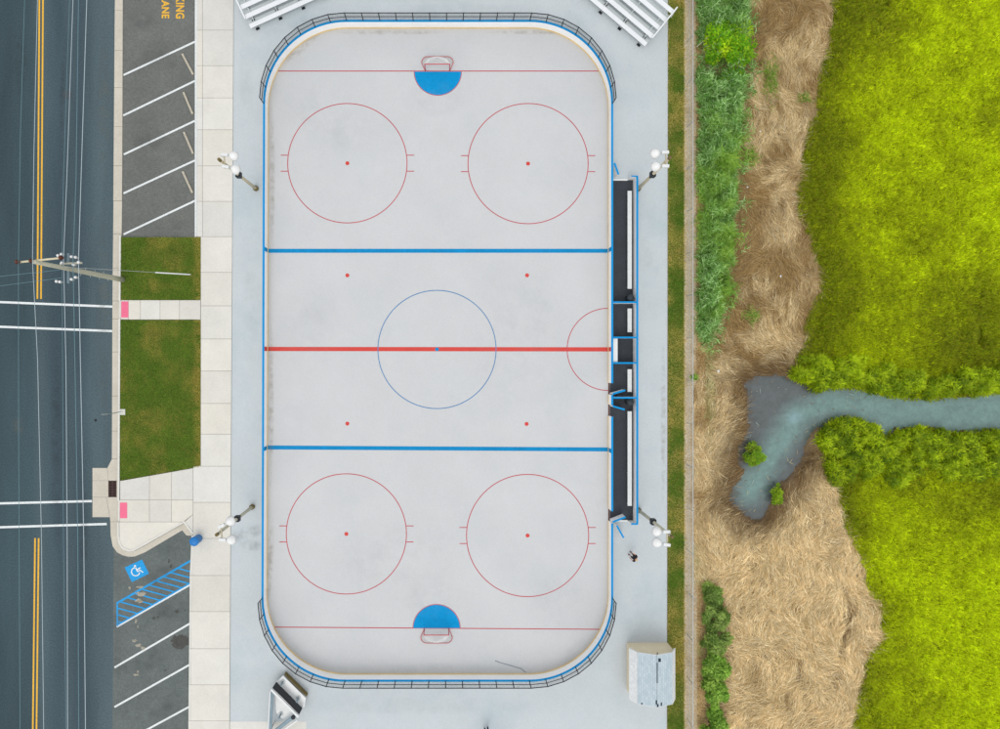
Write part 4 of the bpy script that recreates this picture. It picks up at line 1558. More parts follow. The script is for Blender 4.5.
for lab, r, z0, pts, m in wires:
    # sag lowers the wire away from the pole
    W = []
    fine_ = []
    for (x0, y0), (x1, y1) in zip(pts[:-1], pts[1:]):
        for k in range(6):
            fine_.append((x0 + (x1 - x0) * k / 6, y0 + (y1 - y0) * k / 6))
    fine_.append(pts[-1])
    for x, y in fine_:
        d = abs(y - 262) / 540
        W.append(P(x, y, z0 - 0.7 * min(1, d) * (2 - min(1, d))))
    tag(MB().tube(W, r * .8, 6).build('power_line', M[m]), lab, 'overhead wire', 'overhead wires along the road')
for lab, a, e in (('thin service wire slanting left from the pole just above the crosswalk', (61, 278), (-60, 293)), ('faint service wire leaving the pole leftwards level with its top', (60, 270), (-60, 282))):
    A, E = P(*a, cp.z + .2), P(*e, cp.z - 0.6)
    tag(MB().tube([A, A.lerp(E, .5) - Vector((0, 0, .15)), E], 0.013, 5).build('power_line', M['wire_dark']), lab, 'overhead wire', 'overhead wires along the road')

# roadside sign on a concrete pad
sg = empty('street_sign', G(122.6, 411.8, 0.08), 'thin roadside sign post on a white square concrete pad by the lawn', 'street sign')
MB().prism([G(119.0, 409), G(126, 409), G(126, 414.8), G(119.0, 414.8)], 0.03, 0.142).build('pad', M['kerb_top'], sg)
sb, st_ = G(121.5, 411.6, 0.14), G(120.7, 412.4, 2.6)
MB().tube([sb, st_], 0.028, 8).build('post', M['steel_blue'], sg)
c = G(120.75, 412.3, 2.25)
MB().prism([c + Vector((-.22, .035, 0)), c + Vector((-.22, .05, 0)), c + Vector((.22, .05, 0)), c + Vector((.22, .035, 0))], 1.95, 2.55).build('sign_panel', M['steel'], sg)

# ------------------------------------------------------------------ bleachers


def bleacher(front_end, dirn, updir, length, rows, label, flip):
    """front_end: photo pixel of the front plank's near end (ground); dirn along the planks, updir towards the high rows"""
    t = empty('bleacher', G(*front_end, AZ), label, 'bleacher', 'white aluminium bleachers')
    d = Vector((dirn[0], -dirn[1], 0)).normalized()
    u = Vector((updir[0], -updir[1], 0))
    u = (u - d * u.dot(d)).normalized()
    O = G(*front_end, 0)
    for k in range(rows):
        zs = 0.45 + k * 0.22
        c = O + u * (0.66 * k)
        MB().bar(c + Vector((0, 0, zs)), c + d * length + Vector((0, 0, zs)), 0.34, 0.045).build('seat_plank', M['alu'], t, bevel=0.008)
        if k:
            zf = zs - 0.32
            c2 = O + u * (0.66 * k - 0.33)
            MB().bar(c2 + Vector((0, 0, zf)), c2 + d * length + Vector((0, 0, zf)), 0.27, 0.035).build('foot_plank', M['alu_grey'], t)
    ns = 4
    for i in range(ns):
        p = O + d * (0.45 + (length - 0.9) * i / (ns - 1))
        b = MB()
        b.bar(p + u * -0.22 + Vector((0, 0, AZ + .04)), p + u * (0.66 * (rows - 1) + 0.1) + Vector((0, 0, AZ + .04)), 0.07, 0.07)
        b.bar(p + u * -0.05 + Vector((0, 0, 0.37)), p + u * (0.66 * (rows - 1)) + Vector((0, 0, 0.37 + 0.22 * (rows - 1))), 0.06, 0.06)
        for k in range(rows):
            b.bar(p + u * (0.66 * k) + Vector((0, 0, AZ + .075)), p + u * (0.66 * k) + Vector((0, 0, 0.42 + .22 * k)), 0.05, 0.05)
        sf = b.build('support_frame', M['alu_grey'], t)
        MB().bar(p + u * -0.29 + Vector((0, 0, AZ + .05)), p + u * -0.13 + Vector((0, 0, AZ + .05)), 0.26, 0.09).build('foot_pad', M['dark'], sf)
        for q_ in (-.07, .07):
            MB().bar(p + d * q_ + u * 0.28 + Vector((0, 0, .42)), p + d * q_ + u * 0.40 + Vector((0, 0, .45)), 0.08, 0.06).build('bracket', M['dark'], sf)
    # end guard rail sloping up along the plank ends
    for e in ((-0.06,) if flip else (-0.06, length + 0.06)):
        A = O + d * e + u * 0.5
        B = O + d * e + u * (0.66 * (rows - 1) + 0.35)
        MB().bar(A + Vector((0, 0, 0.75)), B + Vector((0, 0, 0.75 + 0.22 * (rows - 1.3))), 0.09, 0.11).build('guard_rail', M['alu'], t)
        MB().bar(B + Vector((0, 0, AZ)), B + Vector((0, 0, 0.7 + 0.22 * (rows - 1.3))), 0.06, 0.06).build('rail_post', M['alu'], t)
    return t


bleacher((644.5, 47.5), (-0.763, -0.646), (0.63, -0.77), 6.6, 5, 'white aluminium bleacher at the upper right corner beside the verge', True)
bleacher((251.5, 29.5), (0.912, -0.41), (-0.41, -0.912), 6.6, 5, 'white aluminium bleacher at the upper left corner beside the sidewalk', True)

# ------------------------------------------------------------------ white trailer frame by the lower fence
tr = empty('utility_trailer', G(288, 697, AZ), 'white trailer frame with dark louvred panel and triangular drawbar below the rink corner', 'trailer')
dz = 0.62
deck = [P(*p, dz) for p in [(283.1, 675.4), (305.9, 697.9), (304.5, 706.4), (291.5, 714.5), (282.7, 719), (276, 712), (275.3, 697), (275.6, 682.3)]]
b = MB().prism(deck, dz - 0.06, dz)
b.build('deck', M['white'], tr, bevel=0.01)
sA, sB = P(284.2, 674.2, dz), P(306.6, 696.4, dz)
b = MB().bar(Vector((sA.x, sA.y, 0.36)), Vector((sB.x, sB.y, 0.36)), 0.05, 0.46)
b.build('side_board', M['dirty_wood'], tr)
for p in ((283, 681.5), (298.5, 697.5), (281, 713.5)):
    c = P(*p, dz)
    j = MB().tube([c - Vector((0, 0, 0.55)), c + Vector((0, 0, 0.65))], 0.06, 10).build('jack', M['steel_blue'], tr, smooth=True)
    MB().lathe(c, [(0.18, 0.002), (0.18, 0.02), (0.09, 0.05)], 14).build('foot_plate', M['steel'], j)
pz = 1.0
pan = MB()
for k in range(9):
    f = k / 8
    A = P(276.3 + (272.8 - 276.3) * f, 682.0 + (687.4 - 682.0) * f, pz + 0.10 * f)
    B = P(302 + (299.2 - 302) * f, 708.0 + (713.8 - 708.0) * f, pz + 0.10 * f)
    pan.bar(A, B, 0.035 if k not in (4,) else 0.05, 0.05)
for k in range(7):
    f = k / 6
    pan.bar(P(276.3 + 25.7 * f, 682 + 26 * f, pz - 0.02), P(272.8 + 26.4 * f, 687.4 + 26.4 * f, pz + .08), 0.04, 0.05)
pan.build('louvre_panel', M['dark'], tr)
MB().bar(P(271.2, 689.2, 1.15), P(298.6, 716.6, 1.15), 0.15, 0.12).build('cross_beam', M['trim'], tr)
MB().bar(P(272.0, 692.0, 1.0), P(269.4, 741, 1.0), 0.26, 0.14).build('drawbar', M['steel_blue'], tr)
MB().bar(P(270.3, 691.0, 1.08), P(267.8, 741, 1.08), 0.07, 0.10).build('drawbar_edge', M['trim'], tr)
MB().bar(P(294.6, 715.6, 1.0), P(271.5, 734, 1.0), 0.26, 0.14).build('drawbar', M['steel_blue'], tr)
MB().bar(P(297.4, 720.0, 1.08), P(272.5, 737.5, 1.08), 0.10, 0.10).build('drawbar_edge', M['trim'], tr)
MB().lathe(P(293.5, 716.5, 1.02), [(0.16, 0.06), (0.16, 0.13), (0.1, 0.16)], 12).build('coupling', M['dark'], tr)
for p in ((276, 685), (301, 709), (271.5, 728)):
    c = P(*p, 1.0)
    MB().bar(Vector((c.x, c.y, AZ)), c, 0.07, 0.07).build('leg', M['steel'], tr)
for s in ((280.5, 690.5), (295.5, 705.5)):
    c = P(*s, 0.3)
    MB().lathe(c - Vector((0.08, 0.08, 0)), [(0.27, 0), (0.29, 0.05), (0.29, 0.15), (0.27, 0.2)], 18, (0.7, 0.7, 0)).build('wheel', M['dark'], tr)

# ------------------------------------------------------------------ shed
sh = empty('shed', G(647, 665, AZ), 'small beige garden shed with grey gambrel shingle roof at the apron edge', 'shed')
x0, x1, yN, yS = 626.4, 667.2, 642.0, 688.5
X0, X1 = (x0 - NX) * S, (x1 - NX) * S
YN, YS = -(yN - NY) * S, -(yS - NY) * S
cxw = (X0 + X1) / 2
wh, bh, rh = 1.45, 2.05, 2.5
ins_ = 0.34
prof = [(X0, AZ), (X0, wh), (X0 + ins_, bh - .03), (cxw, rh - .03), (X1 - ins_, bh - .03), (X1, wh), (X1, AZ)]
vs = [(x, YN, z) for x, z in prof] + [(x, YS, z) for x, z in prof]
n = len(prof)
fs = [tuple(range(n)), tuple(range(2 * n - 1, n - 1, -1))] + [(i, n + i, n + i + 1, i + 1) for i in (0, 5)]
MB().add(vs, fs).build('wall', M['siding'], sh)
ov, oe = 0.10, 0.12
rp = [(X0 - oe, wh - 0.1), (X0 + ins_ - 0.04, bh + 0.02), (cxw, rh + 0.03), (X1 - ins_ + 0.04, bh + 0.02), (X1 + oe, wh - 0.1)]


def roof_piece(b, a, e, th=0.05):
    d = Vector((e[0] - a[0], 0, e[1] - a[1])).normalized()
    nrm = Vector((-d.z, 0, d.x))
    q = []
    for y in (YN + ov, YS - ov):
        for p, k in ((a, 0), (e, 0), (e, th), (a, th)):
            q.append(Vector((p[0], y, p[1])) + nrm * k)
    b.add(q, [(0, 1, 2, 3), (7, 6, 5, 4), (0, 4, 5, 1), (1, 5, 6, 2), (2, 6, 7, 3), (3, 7, 4, 0)])


b = MB()
roof_piece(b, rp[1], rp[2])
roof_piece(b, rp[2], rp[3])
roof = b.build('roof', M['shingle'], sh)
b = MB()
roof_piece(b, (rp[0][0], rp[0][1]), (rp[1][0] - .004, rp[1][1] - .004))
b.build('lower_roof', M['shingle_light'], sh)
b = MB()
roof_piece(b, (rp[3][0] + .004, rp[3][1] - .004), (rp[4][0], rp[4][1]))
b.build('lower_roof', M['shingle_light'], sh)
# bare patches where shingles are missing, the ridge slot
def on_roof(px, py, w, h):
    """patch lying on the east or west upper slope, px py measured at roof height"""
    def hit(x, y):
        z_ = 2.3
        for _ in range(6):
            p = P(x, y, z_)
            f = abs(p.x - cxw) / (cxw - (X0 + ins_ - .04))
            z_ = rh + .03 + 0.05 - (rh - bh + .01) * min(1, f) + 0.012
        return P(x, y, z_)
    return [hit(px - w / 2, py + h / 2), hit(px + w / 2, py + h / 2), hit(px + w / 2, py - h / 2), hit(px - w / 2, py - h / 2)]


for (x, y, w, h) in ((659.6, 660, 2.6, 3.6), (657.4, 653.2, 1.0, 2.2), (657.2, 672.8, 1.6, 20.5), (656.4, 702.2, 1.5, 4.2), (657.8, 705.4, 1.6, 3), (661.4, 704, 1.4, 3.4), (641.8, 703.4, 1.4, 1.6)):
    MB().poly(on_roof(x, y, w, h)).build('missing_shingle', M['shingle_gap'], roof)
# trim and door
b = MB()
for (a, e) in zip(rp[:-1], rp[1:]):
    b.bar(Vector((a[0], YN + ov + .012, a[1] + .0)), Vector((e[0], YN + ov + .012, e[1] + .0)), 0.02, 0.1)
    b.bar(Vector((a[0], YS - ov - .012, a[1] + .0)), Vector((e[0], YS - ov - .012, e[1] + .0)), 0.02, 0.1)
b.build('fascia', M['trim'], sh)
dx = MB().bar(Vector((cxw - .6, YS - .02, 0.95)), Vector((cxw + .6, YS - .02, 0.95)), 0.03, 1.7).build('door', M['trim'], sh)
MB().bar(Vector((cxw + .42, YS - .06, 0.95)), Vector((cxw + .5, YS - .06, 0.95)), 0.04, 0.12).build('handle', M['dark'], dx)

# ------------------------------------------------------------------ long wire fence beyond the verge
wf = empty('wire_fence', G(686.6, 361, 0), 'long low chain link fence between the grass verge and the reeds', 'fence')
fx0, fz = 686.8, 1.32
ys_ = [-41.5 + 42.2 * k for k in range(20)]
MB().tube([G(fx0, y, fz) for y in ys_], 0.03, 6).build('top_rail', M['steel'], wf)
for y in ys_:
    MB().tube([G(fx0, y, 0), G(fx0, y, fz + .04)], 0.03, 6).build('post', M['steel'], wf)
me = bpy.data.meshes.new('wire_mesh')
off = wf.location
vs, fs, uv = [], [], []
for i, y in enumerate(ys_):
    p = G(fx0, y, 0.02) - off
    vs += [tuple(p), (p.x, p.y, fz)]
    if i:
        fs.append((2 * i - 2, 2 * i, 2 * i + 1, 2 * i - 1))
me.from_pydata(vs, [], fs)
ul = me.uv_layers.new(name='UVMap')
for pl in me.polygons:
    for li in pl.loop_indices:
        vi = me.loops[li].vertex_index
        ul.data[li].uv = (42.2 * S * (vi // 2), (vi % 2) * fz)
link('wire_mesh', me, M['grey_link'], wf)
tag(MB().tube([G(694.0, 50.5, 0.55), G(702, 45.0, 1.3)], 0.03, 6, 0.022).build('wooden_stake', M['light_pole']), 'pale wooden stick leaning between the wire fence and the shrub', 'stick')

# ------------------------------------------------------------------ vegetation
def scatter(n, x0, x1, y0, y1):
    return rng.uniform(x0, x1, n), rng.uniform(y0, y1, n)


def world(px, py, z):
    return np.stack([(px - NX) * S, -(py - NY) * S, z], 1)


# lawn grass
n = 90000
px, py = scatter(n, 119, 202, 236, 482)
k = inside(px, py, LAWNS[0]) | inside(px, py, LAWNS[1])
px, py = px[k], py[k]
dry = np.clip(fbm(px, py, 22, 21) * 2.4 - 1.1, 0, .6) + np.clip((px * .6 + 300 - py) * 0, 0, 0) + np.clip((px - 192) / 8, 0, 0.8) * (fbm(px, py, 6, 4) > .35)
n = len(px)
cg = palette([(78, 116, 34), (104, 128, 38), (62, 98, 26)], n, k=2.0)
cd = palette([(150, 140, 62), (128, 126, 48), (170, 146, 84)], n, k=2.0)
w_ = np.clip(dry + rng.normal(0, .18, n), 0, 1)[:, None]
bl_ = blades_obj('lawn_grass', world(px, py, np.full(n, 0.085)), rng.uniform(0, 2 * PI, n), rng.uniform(.06, .13, n), rng.uniform(.3, 1.0, n), 0.022, .5, cg * (1 - w_) + cd * w_, M['leaf'])
tag(bl_, 'short mown grass growing on the two lawn panels', 'grass', kind='stuff')
n = 60000
px, py = scatter(n, 665, 687, -50, 780)
edge = np.minimum(px - 666.5, 684.5 - px)
k = (edge > 0) | (rng.random(n) < 0.25)
k &= ~((px < 667.8) & (rng.random(n) < 0.8))
px, py = px[k], py[k]
n = len(px)
dry = np.clip(fbm(px, py, 20, 33) * 2.2 - 0.75 + np.clip((2.5 - np.minimum(px - 666.5, 685 - px)) / 3, 0, .8), 0, 1)
w_ = np.clip(dry + rng.normal(0, .2, n), 0, 1)[:, None]
cg = palette([(72, 112, 28), (94, 126, 34), (60, 98, 24)], n, k=2.0)
cd = palette([(172, 154, 80), (146, 140, 56), (190, 166, 108)], n, k=2.0)
bl_ = blades_obj('verge_grass', world(px, py, np.full(n, 0.0)), rng.uniform(0, 2 * PI, n), rng.uniform(.08, .18, n), rng.uniform(.3, 1.1, n), 0.024, .5, cg * (1 - w_) + cd * w_, M['leaf'])
tag(bl_, 'patchy green and yellow grass of the narrow verge', 'grass', kind='stuff')

# marsh grass: small tufts of short spreading blades
nt_, nb = 150000, 5
px, py = scatter(nt_, 785, 1056, -46, 785)
mj = jag(MARSH, 2.0, 5)
k = inside(px, py, mj)
bare = ((np.hypot((px - 978) / 5, (py - 336) / 11) < 1) | (np.hypot((px - 870) / 7, (py - 710) / 14) < 1) & (rng.random(nt_) < .6))
k &= ~bare
# a few open wet gaps low on the right
for bx_, by_, br in ((936, 645, 7), (944, 643, 5), (982, 700, 5), (962, 716, 6), (925, 652, 4), (862, 676, 5)):
    k &= ~((np.hypot(px - bx_, (py - by_) * 1.6) < br) & (rng.random(nt_) < .5))
px, py = px[k], py[k]
big = fbm(px, py, 110, 61)
med = fbm(px, py, 24, 62)
dcr = dist_to(px, py, CREEK)
dst = dist_to(px, py, STRAW)
top_ = np.clip((330 - py) / 120, 0, 1)
yel = 0.52 + (big - 0.5) * 1.5 + (med - .5) * 0.8 + (px - 900) / 260 * (.35 + .65 * top_) - np.exp(-((py - 320) / 60) ** 2) * .10
yel = np.clip(yel - np.clip(1 - dst / 45, 0, 1) * 0.35 - np.clip(1 - np.abs(dcr - 55) / 60, 0, 1) * 0.28 + np.clip((py - 520) / 200, 0, .35), 0, 1)
tnt = len(px)
yel = np.clip(yel + rng.normal(0, .2, tnt), 0, 1)
tone = rng.uniform(.76, 1.22, tnt) * (0.84 + .22 * np.clip(yel, 0, 1))
cxp, cyp = np.repeat(px, nb), np.repeat(py, nb)
n = len(cxp)
hd = rng.uniform(0, 2 * PI, n)
rad = rng.random(n) ** .5 * 1.0
bx, by = cxp + np.cos(hd) * rad, cyp - np.sin(hd) * rad
hgt = np.repeat((0.17 + 0.22 * vnoise(px, py, 2.2, 63) + .08 * med) * rng.uniform(.75, 1.3, tnt), nb)
cy = palette([(177, 189, 8), (165, 180, 8), (190, 200, 18), (154, 169, 8)], n, k=1.95)
cg = palette([(124, 140, 10), (108, 126, 14), (140, 150, 16), (98, 116, 14), (130, 120, 30)], n, k=1.95)
w_ = np.repeat(yel, nb)[:, None]
zz = ground_z(bx, by) + np.repeat(rng.uniform(0, .14, tnt), nb)
bl_ = blades_obj('marsh_grass', world(bx, by, zz), hd + rng.normal(0, .6, n), hgt, rng.uniform(.25, 1.0, n), rng.uniform(.032, .055, n), rng.uniform(.2, .7, n), (cy * w_ + cg * (1 - w_)) * np.repeat(tone, nb)[:, None], M['leaf'])
tag(bl_, 'bright yellow green marsh grass filling the right side', 'marsh grass', kind='stuff')

# tall reeds on both creek banks: clumps of spreading blades
ncl = 1050
px, py = scatter(ncl * 4, 792, 1056, 345, 490)
d = dist_to(px, py, CREEK)
north = py < 412
k = inside(px, py, MARSH) & (((d < 32) & north) | ((d < 48) & ~north)) & (d > 4.0)
k &= rng.random(len(px)) < np.clip(1.25 - d / np.where(north, 34, 50), 0.1, 1) * (fbm(px, py, 16, 77, 2) > .36)
k &= d > 4 + 4 * fbm(px, py, 9, 78, 2)
px, py = px[k][:ncl], py[k][:ncl]
nb = 95
cxp, cyp = np.repeat(px, nb), np.repeat(py, nb)
n = len(cxp)
hd = rng.uniform(0, 2 * PI, n)
crad = np.repeat(rng.uniform(2.2, 5.5, len(px)), nb)
rad = rng.random(n) ** .5 * crad
bx, by = cxp + np.cos(hd) * rad, cyp - np.sin(hd) * rad
chh = np.repeat(rng.uniform(.45, 1.5, len(px)), nb)
zz = ground_z(bx, by) + chh * rng.uniform(0.2, 1, n) * np.clip(1.08 - rad / crad * .8, .2, 1)
tone = np.repeat(rng.random(len(px)), nb)[:, None]
ca_ = palette([(172, 192, 16), (150, 178, 18), (190, 202, 40)], n, k=1.7)
cb_ = palette([(108, 142, 22), (92, 126, 24), (124, 150, 28)], n, k=1.0)
bl_ = blades_obj('creek_reeds', world(bx, by, zz), hd, rng.uniform(.16, .42, n), rng.uniform(.4, 1.3, n), rng.uniform(.035, .06, n), rng.uniform(.2, .7, n), ca_ * tone + cb_ * (1 - tone), M['leaf'])
tag(bl_, 'taller leafy reed clumps lining both banks of the creek', 'reeds', kind='stuff')

# reed bed beside the wire fence
n = 76000
px, py = scatter(n, 690, 752, -50, 372)
k = inside(px, py, jag(REEDS, 2.6, 8)) | ((dist_to(px, py, REEDS) < 9) & (rng.random(n) < .22) & (fbm(px, py, 9, 31) > .45) & (px > 695))
k &= (py < 315) | (rng.random(n) < np.clip((372 - py) / 60, 0, 1))
k &= ~((np.hypot((px - 720) / 24, (py - 58) / 26) < 1) & (rng.random(n) < .8))
k &= ~(np.hypot((px - 719) / 8, (py - 288) / 15) < 1)
px, py = px[k], py[k]
n = len(px)
gz = ground_z(px, py)
edge = np.clip(dist_to(px, py, REEDS) / 9, 0, 1)
clump = np.clip((fbm(px, py, 8, 81, 2) - .5) * 1.7 + .5, 0, 1)
top = (0.5 + 1.3 * edge) * (0.25 + 1.05 * clump)
zz = gz + top * (1 - rng.random(n) ** 2.0 * .8)
cg = palette([(110, 150, 74), (136, 174, 100), (86, 128, 52), (172, 202, 142), (62, 98, 36)], n, k=1.75)
cy2 = palette([(122, 154, 48), (100, 140, 40), (142, 168, 66)], n, k=1.9)
w_ = (np.clip((fbm(px, py, 30, 83) - .42) * 4, 0, 1) * rng.uniform(.6, 1, n))[:, None]
bl_ = blades_obj('reed_bed', world(px, py, zz), rng.uniform(0, 2 * PI, n), rng.uniform(.24, .6, n), rng.uniform(.5, 1.4, n), rng.uniform(.032, .062, n), rng.uniform(.1, .7, n), cg * (1 - w_) + cy2 * w_, M['leaf'])
tag(bl_, 'tall blue green reed bed along the right side of the wire fence', 'reeds', kind='stuff')

# dead straw
n = 420000
px, py = scatter(n, 690, 890, -50, 785)
sj = jag(STRAW, 2.2, 9)
k = inside(px, py, sj) & ~inside(px, py, REEDS)
dcrv = np.full(n, 1e9)
for c in CREVICES:
    dcrv = np.minimum(dcrv, dist_to(px, py, c, False))
k &= (dcrv > 2.4) | (rng.random(n) < .05)
dcr = dist_to(px, py, CREEK)
gap = fbm(px, py * .7, 5.5, 94, 3)
k &= (gap > .36) | (rng.random(n) < .25)
k &= rng.random(n) < np.clip((dcr - 3 - 5 * vnoise(px, py, 6, 29)) / 9, 0.0, 1) + .04 * (dcr > 2)
low = (px < 716) & (py > 345) & (py < 420)
k &= ~(low & (rng.random(n) < .55))
px, py, dcr = px[k], py[k], dcr[k]
n = len(px)
gz = ground_z(px, py)
ang = PI / 2 + 2.6 * (fbm(px, py, 46, 91, 3) - .5) * 2 + 0.9 * (vnoise(px, py, 14, 92) - .5) * 2 + np.where(py > 520, -0.35, 0.25)
ang = ang + rng.normal(0, .36, n) + 1.1 * (vnoise(px, py, 6, 93) - .5) + np.where(rng.random(n) < .5, PI, 0)
tuft = fbm(px, py, 9, 95, 3)
zz = gz + 0.03 + 0.16 * rng.random(n) + 0.14 * np.clip(tuft - .4, 0, 1)
brown = np.clip((fbm(px, py, 26, 97, 5) - .45) * 4.2 * (1 - .35 * (py > 500)) + np.clip((772 - px) / 34, 0, 1) * (py < 360) * (.5 + fbm(px, py * .5, 8, 88)) + np.clip(1 - dcr / 22, 0, 1) * 1.1 - np.clip((py - 500) / 80, 0, .45), 0, 1)
ca_ = palette([(226, 202, 156), (206, 180, 128), (186, 158, 106), (240, 222, 184)], n, k=1.4) * (1 + .16 * np.clip((py - 470) / 60, 0, 1))[:, None] * np.where(rng.random(n) < .12, rng.uniform(1.15, 1.5, n), rng.uniform(.75, 1.05, n))[:, None]
cb_ = palette([(162, 132, 82), (138, 108, 64), (178, 148, 96), (112, 88, 52)], n, k=1.3)
streak = vnoise(px * 1.0, py * .35, 2.6, 98)
w_ = np.clip(brown * .85 + rng.normal(.05, .2, n) + np.clip(streak - .62, 0, 1) * (2.6 * (py < 400) + 1.5), 0, 1)[:, None]
dk = (np.clip(1.25 - dcr / (14 + 26 * fbm(px, py, 20, 89)), 0, 1) * (rng.random(n) < .85))[:, None]
bl_ = blades_obj('dead_reeds', world(px, py, zz), ang, rng.uniform(.2, .62, n) * rng.uniform(.7, 2.0, n), PI / 2 + rng.normal(-.04, .12, n), rng.uniform(.008, .021, n), rng.normal(0.02, .10, n), (ca_ * (1 - w_) + cb_ * w_) * (1 - dk) + np.array(C(104, 80, 50, 1.15)) * dk, M['straw'])
tag(bl_, 'flattened mat of dead tan reeds swirling beside the marsh', 'dead reeds', kind='stuff')

# sparse dry grass along the fence foot and green wisps
n = 26000
px, py = scatter(n, 691, 705, -50, 785)
k = rng.random(n) < np.clip((px - 689) / 8, .1, 1)
px, py = px[k], py[k]
px2, py2 = scatter(9000, 697, 724, 325, 450)
k2 = rng.random(9000) < np.clip(1 - np.abs(px2 - (712 - (py2 - 340) * .03)) / 7, 0, 1)
px, py = np.concatenate([px, px2[k2]]), np.concatenate([py, py2[k2]])
n = len(px)
isg = np.concatenate([np.zeros(n - k2.sum(), bool), np.ones(k2.sum(), bool)])
grn = np.clip((fbm(px, py, 40, 99) - .5) * 3, 0, .7) * (py > 545)
cd = palette([(200, 170, 120), (182, 152, 104), (212, 186, 138)], n, k=1.4)
cg = palette([(150, 170, 106), (132, 158, 92), (168, 176, 116)], n, k=1.5)
w_ = np.where(isg, .9, grn)[:, None]
bl_ = blades_obj('dry_grass', world(px, py, ground_z(px, py) + .03), rng.uniform(0, 2 * PI, n), rng.uniform(.1, .32, n), rng.uniform(.7, 1.5, n), .024, .3, cd * (1 - w_) + cg * w_, M['straw'])
tag(bl_, 'thin dry grass and pale green wisps along the fence foot', 'dry grass', kind='stuff')


def shrub(name, c, rx, ry, h, cols, lab, cat, seed, n=2600, leaf=.16, grp=None, zb=None):
    """shrub: trunk with limbs and a crown of many leaves in uneven clumps"""
    r = np.random.default_rng(seed)
    zb = float(ground_z([c[0]], [c[1]])[0]) if zb is None else zb
    t = empty(name, G(*c, zb), lab, cat, grp)
    o0 = t.location
    nc = 16
    ct = r.uniform(0, 2 * PI, nc)
    cr = r.random(nc) ** .5 * r.uniform(.6, 1.0, nc)
    ccx, ccy = c[0] + rx * cr * np.cos(ct), c[1] + ry * cr * np.sin(ct)
    ccz = zb + h * (1 - .55 * cr ** 1.5) * r.uniform(.6, .95, nc)
    b = MB()
    b.tube([o0, o0 + Vector((0.03, 0.02, h * .3))], 0.06, 7, 0.045)
    for i in range(nc):
        e = Vector(((ccx[i] - NX) * S, -(ccy[i] - NY) * S, ccz[i]))
        s = o0 + Vector((0.02, 0.01, h * .22))
        b.tube([s, s.lerp(e, .5) + Vector((0, 0, .06)), e], 0.03, 5, 0.01)
    b.build('trunk', M['bark'], t)
    i = r.integers(0, nc, n)
    sr = np.minimum(rx, ry) * S * r.uniform(.16, .5, nc)[i]
    d = r.normal(0, 1, (n, 3))
    d /= np.linalg.norm(d, axis=1)[:, None]
    rad = r.random(n) ** .45
    pos = np.stack([(ccx[i] - NX) * S, -(ccy[i] - NY) * S, ccz[i]], 1) + d * (sr * rad)[:, None] * np.array([1, 1, .75])
    pos[:, 2] = np.maximum(pos[:, 2], zb + .04)
    cl = np.array([C(*q, 1.9) for q in cols])
    pick = cl[r.integers(0, len(cl), nc)][i] * (.55 * r.uniform(.7, 1.3, nc)[i])[:, None] + cl[r.integers(0, len(cl), n)] * .45
    pick *= r.uniform(.8, 1.2, (n, 1))
    hd = np.arctan2(d[:, 1], d[:, 0]) + r.normal(0, .9, n)
    blades_obj('crown', pos, hd, r.uniform(.6, 1.3, n) * leaf, r.uniform(.6, 1.7, n), r.uniform(.25, .5, n) * leaf, .4, pick, M['leaf'], t)
    return t


YG = [(132, 172, 20), (100, 150, 22), (84, 138, 20), (170, 190, 30), (64, 112, 16)]
DG = [(104, 130, 60), (86, 110, 46), (130, 150, 76), (72, 92, 38)]
BG = [(118, 152, 58), (96, 134, 46), (140, 166, 74), (76, 108, 36)]
shrub('shrub', (720, 58), 29, 31, 2.5, YG, 'large yellow green leafy shrub standing in the reed bed near the top', 'shrub', 21, 6000, .24)
shrub('shrub', (719, 288), 9, 17, 1.7, BG, 'bright green bush at the lower end of the tall reed bed', 'shrub', 22, 2600, .17)
shrub('shrub', (754, 454), 10, 11, 1.0, [(112, 148, 28), (90, 128, 26), (136, 164, 40), (104, 96, 40)], 'round green bush standing in the creek bend', 'bush', 23, 2200, .16, zb=-.42)
shrub('shrub', (776, 497), 6, 14, 0.9, [(112, 140, 26), (90, 120, 24), (134, 154, 36)], 'narrow green bush on the right bank of the creek end', 'bush', 24, 1700, .15, zb=-.35)
for i, (x, y, rx, ry, cs, lab) in enumerate(((710, 592, 9, 11, DG, 'topmost dark bush of the row by the lower fence'), (713, 611, 12, 17, DG, 'second dark bush from the top of the row by the lower fence'),
                                             (713, 637, 13, 18, DG, 'third bush of the row, level with the shed front'), (712, 664, 13, 18, BG, 'bright bush of the row beside the shed roof'),
                                             (710, 692, 13, 18, BG, 'bright bush of the row just below the shed'), (709, 722, 14, 19, BG, 'bright bush at the bottom edge beside the wire fence'))):
    shrub('bush', (x, y), rx, ry, 1.3, cs, lab, 'bush', 30 + i, 3000, .26, 'row of bushes by the lower wire fence')


def tuft(c, rx, ry, cols, lab, seed, n=500, h=.5, name='grass_tuft', cat='grass tuft', grp='green tufts in the dead reeds'):
    r = np.random.default_rng(seed)
    th, q = r.uniform(0, 2 * PI, n), np.abs(r.normal(0, .62, n))
    px, py = c[0] + rx * q * np.cos(th) + 1.6 * np.sin(c[1] + th * 3), c[1] + ry * q * np.sin(th)
    gz = ground_z(px, py)
    cl = np.array([C(*k, 2.0) for k in cols])
    col = cl[r.integers(0, len(cl), n)] * r.uniform(.8, 1.2, (n, 1))
    e = blades_obj(name, world(px, py, gz + .1 + .2 * r.random(n)), r.uniform(0, 2 * PI, n), r.uniform(.5, 1, n) * h, r.uniform(.3, 1.2, n), .04, .5, col, M['leaf'])
    return tag(e, lab, cat, grp)


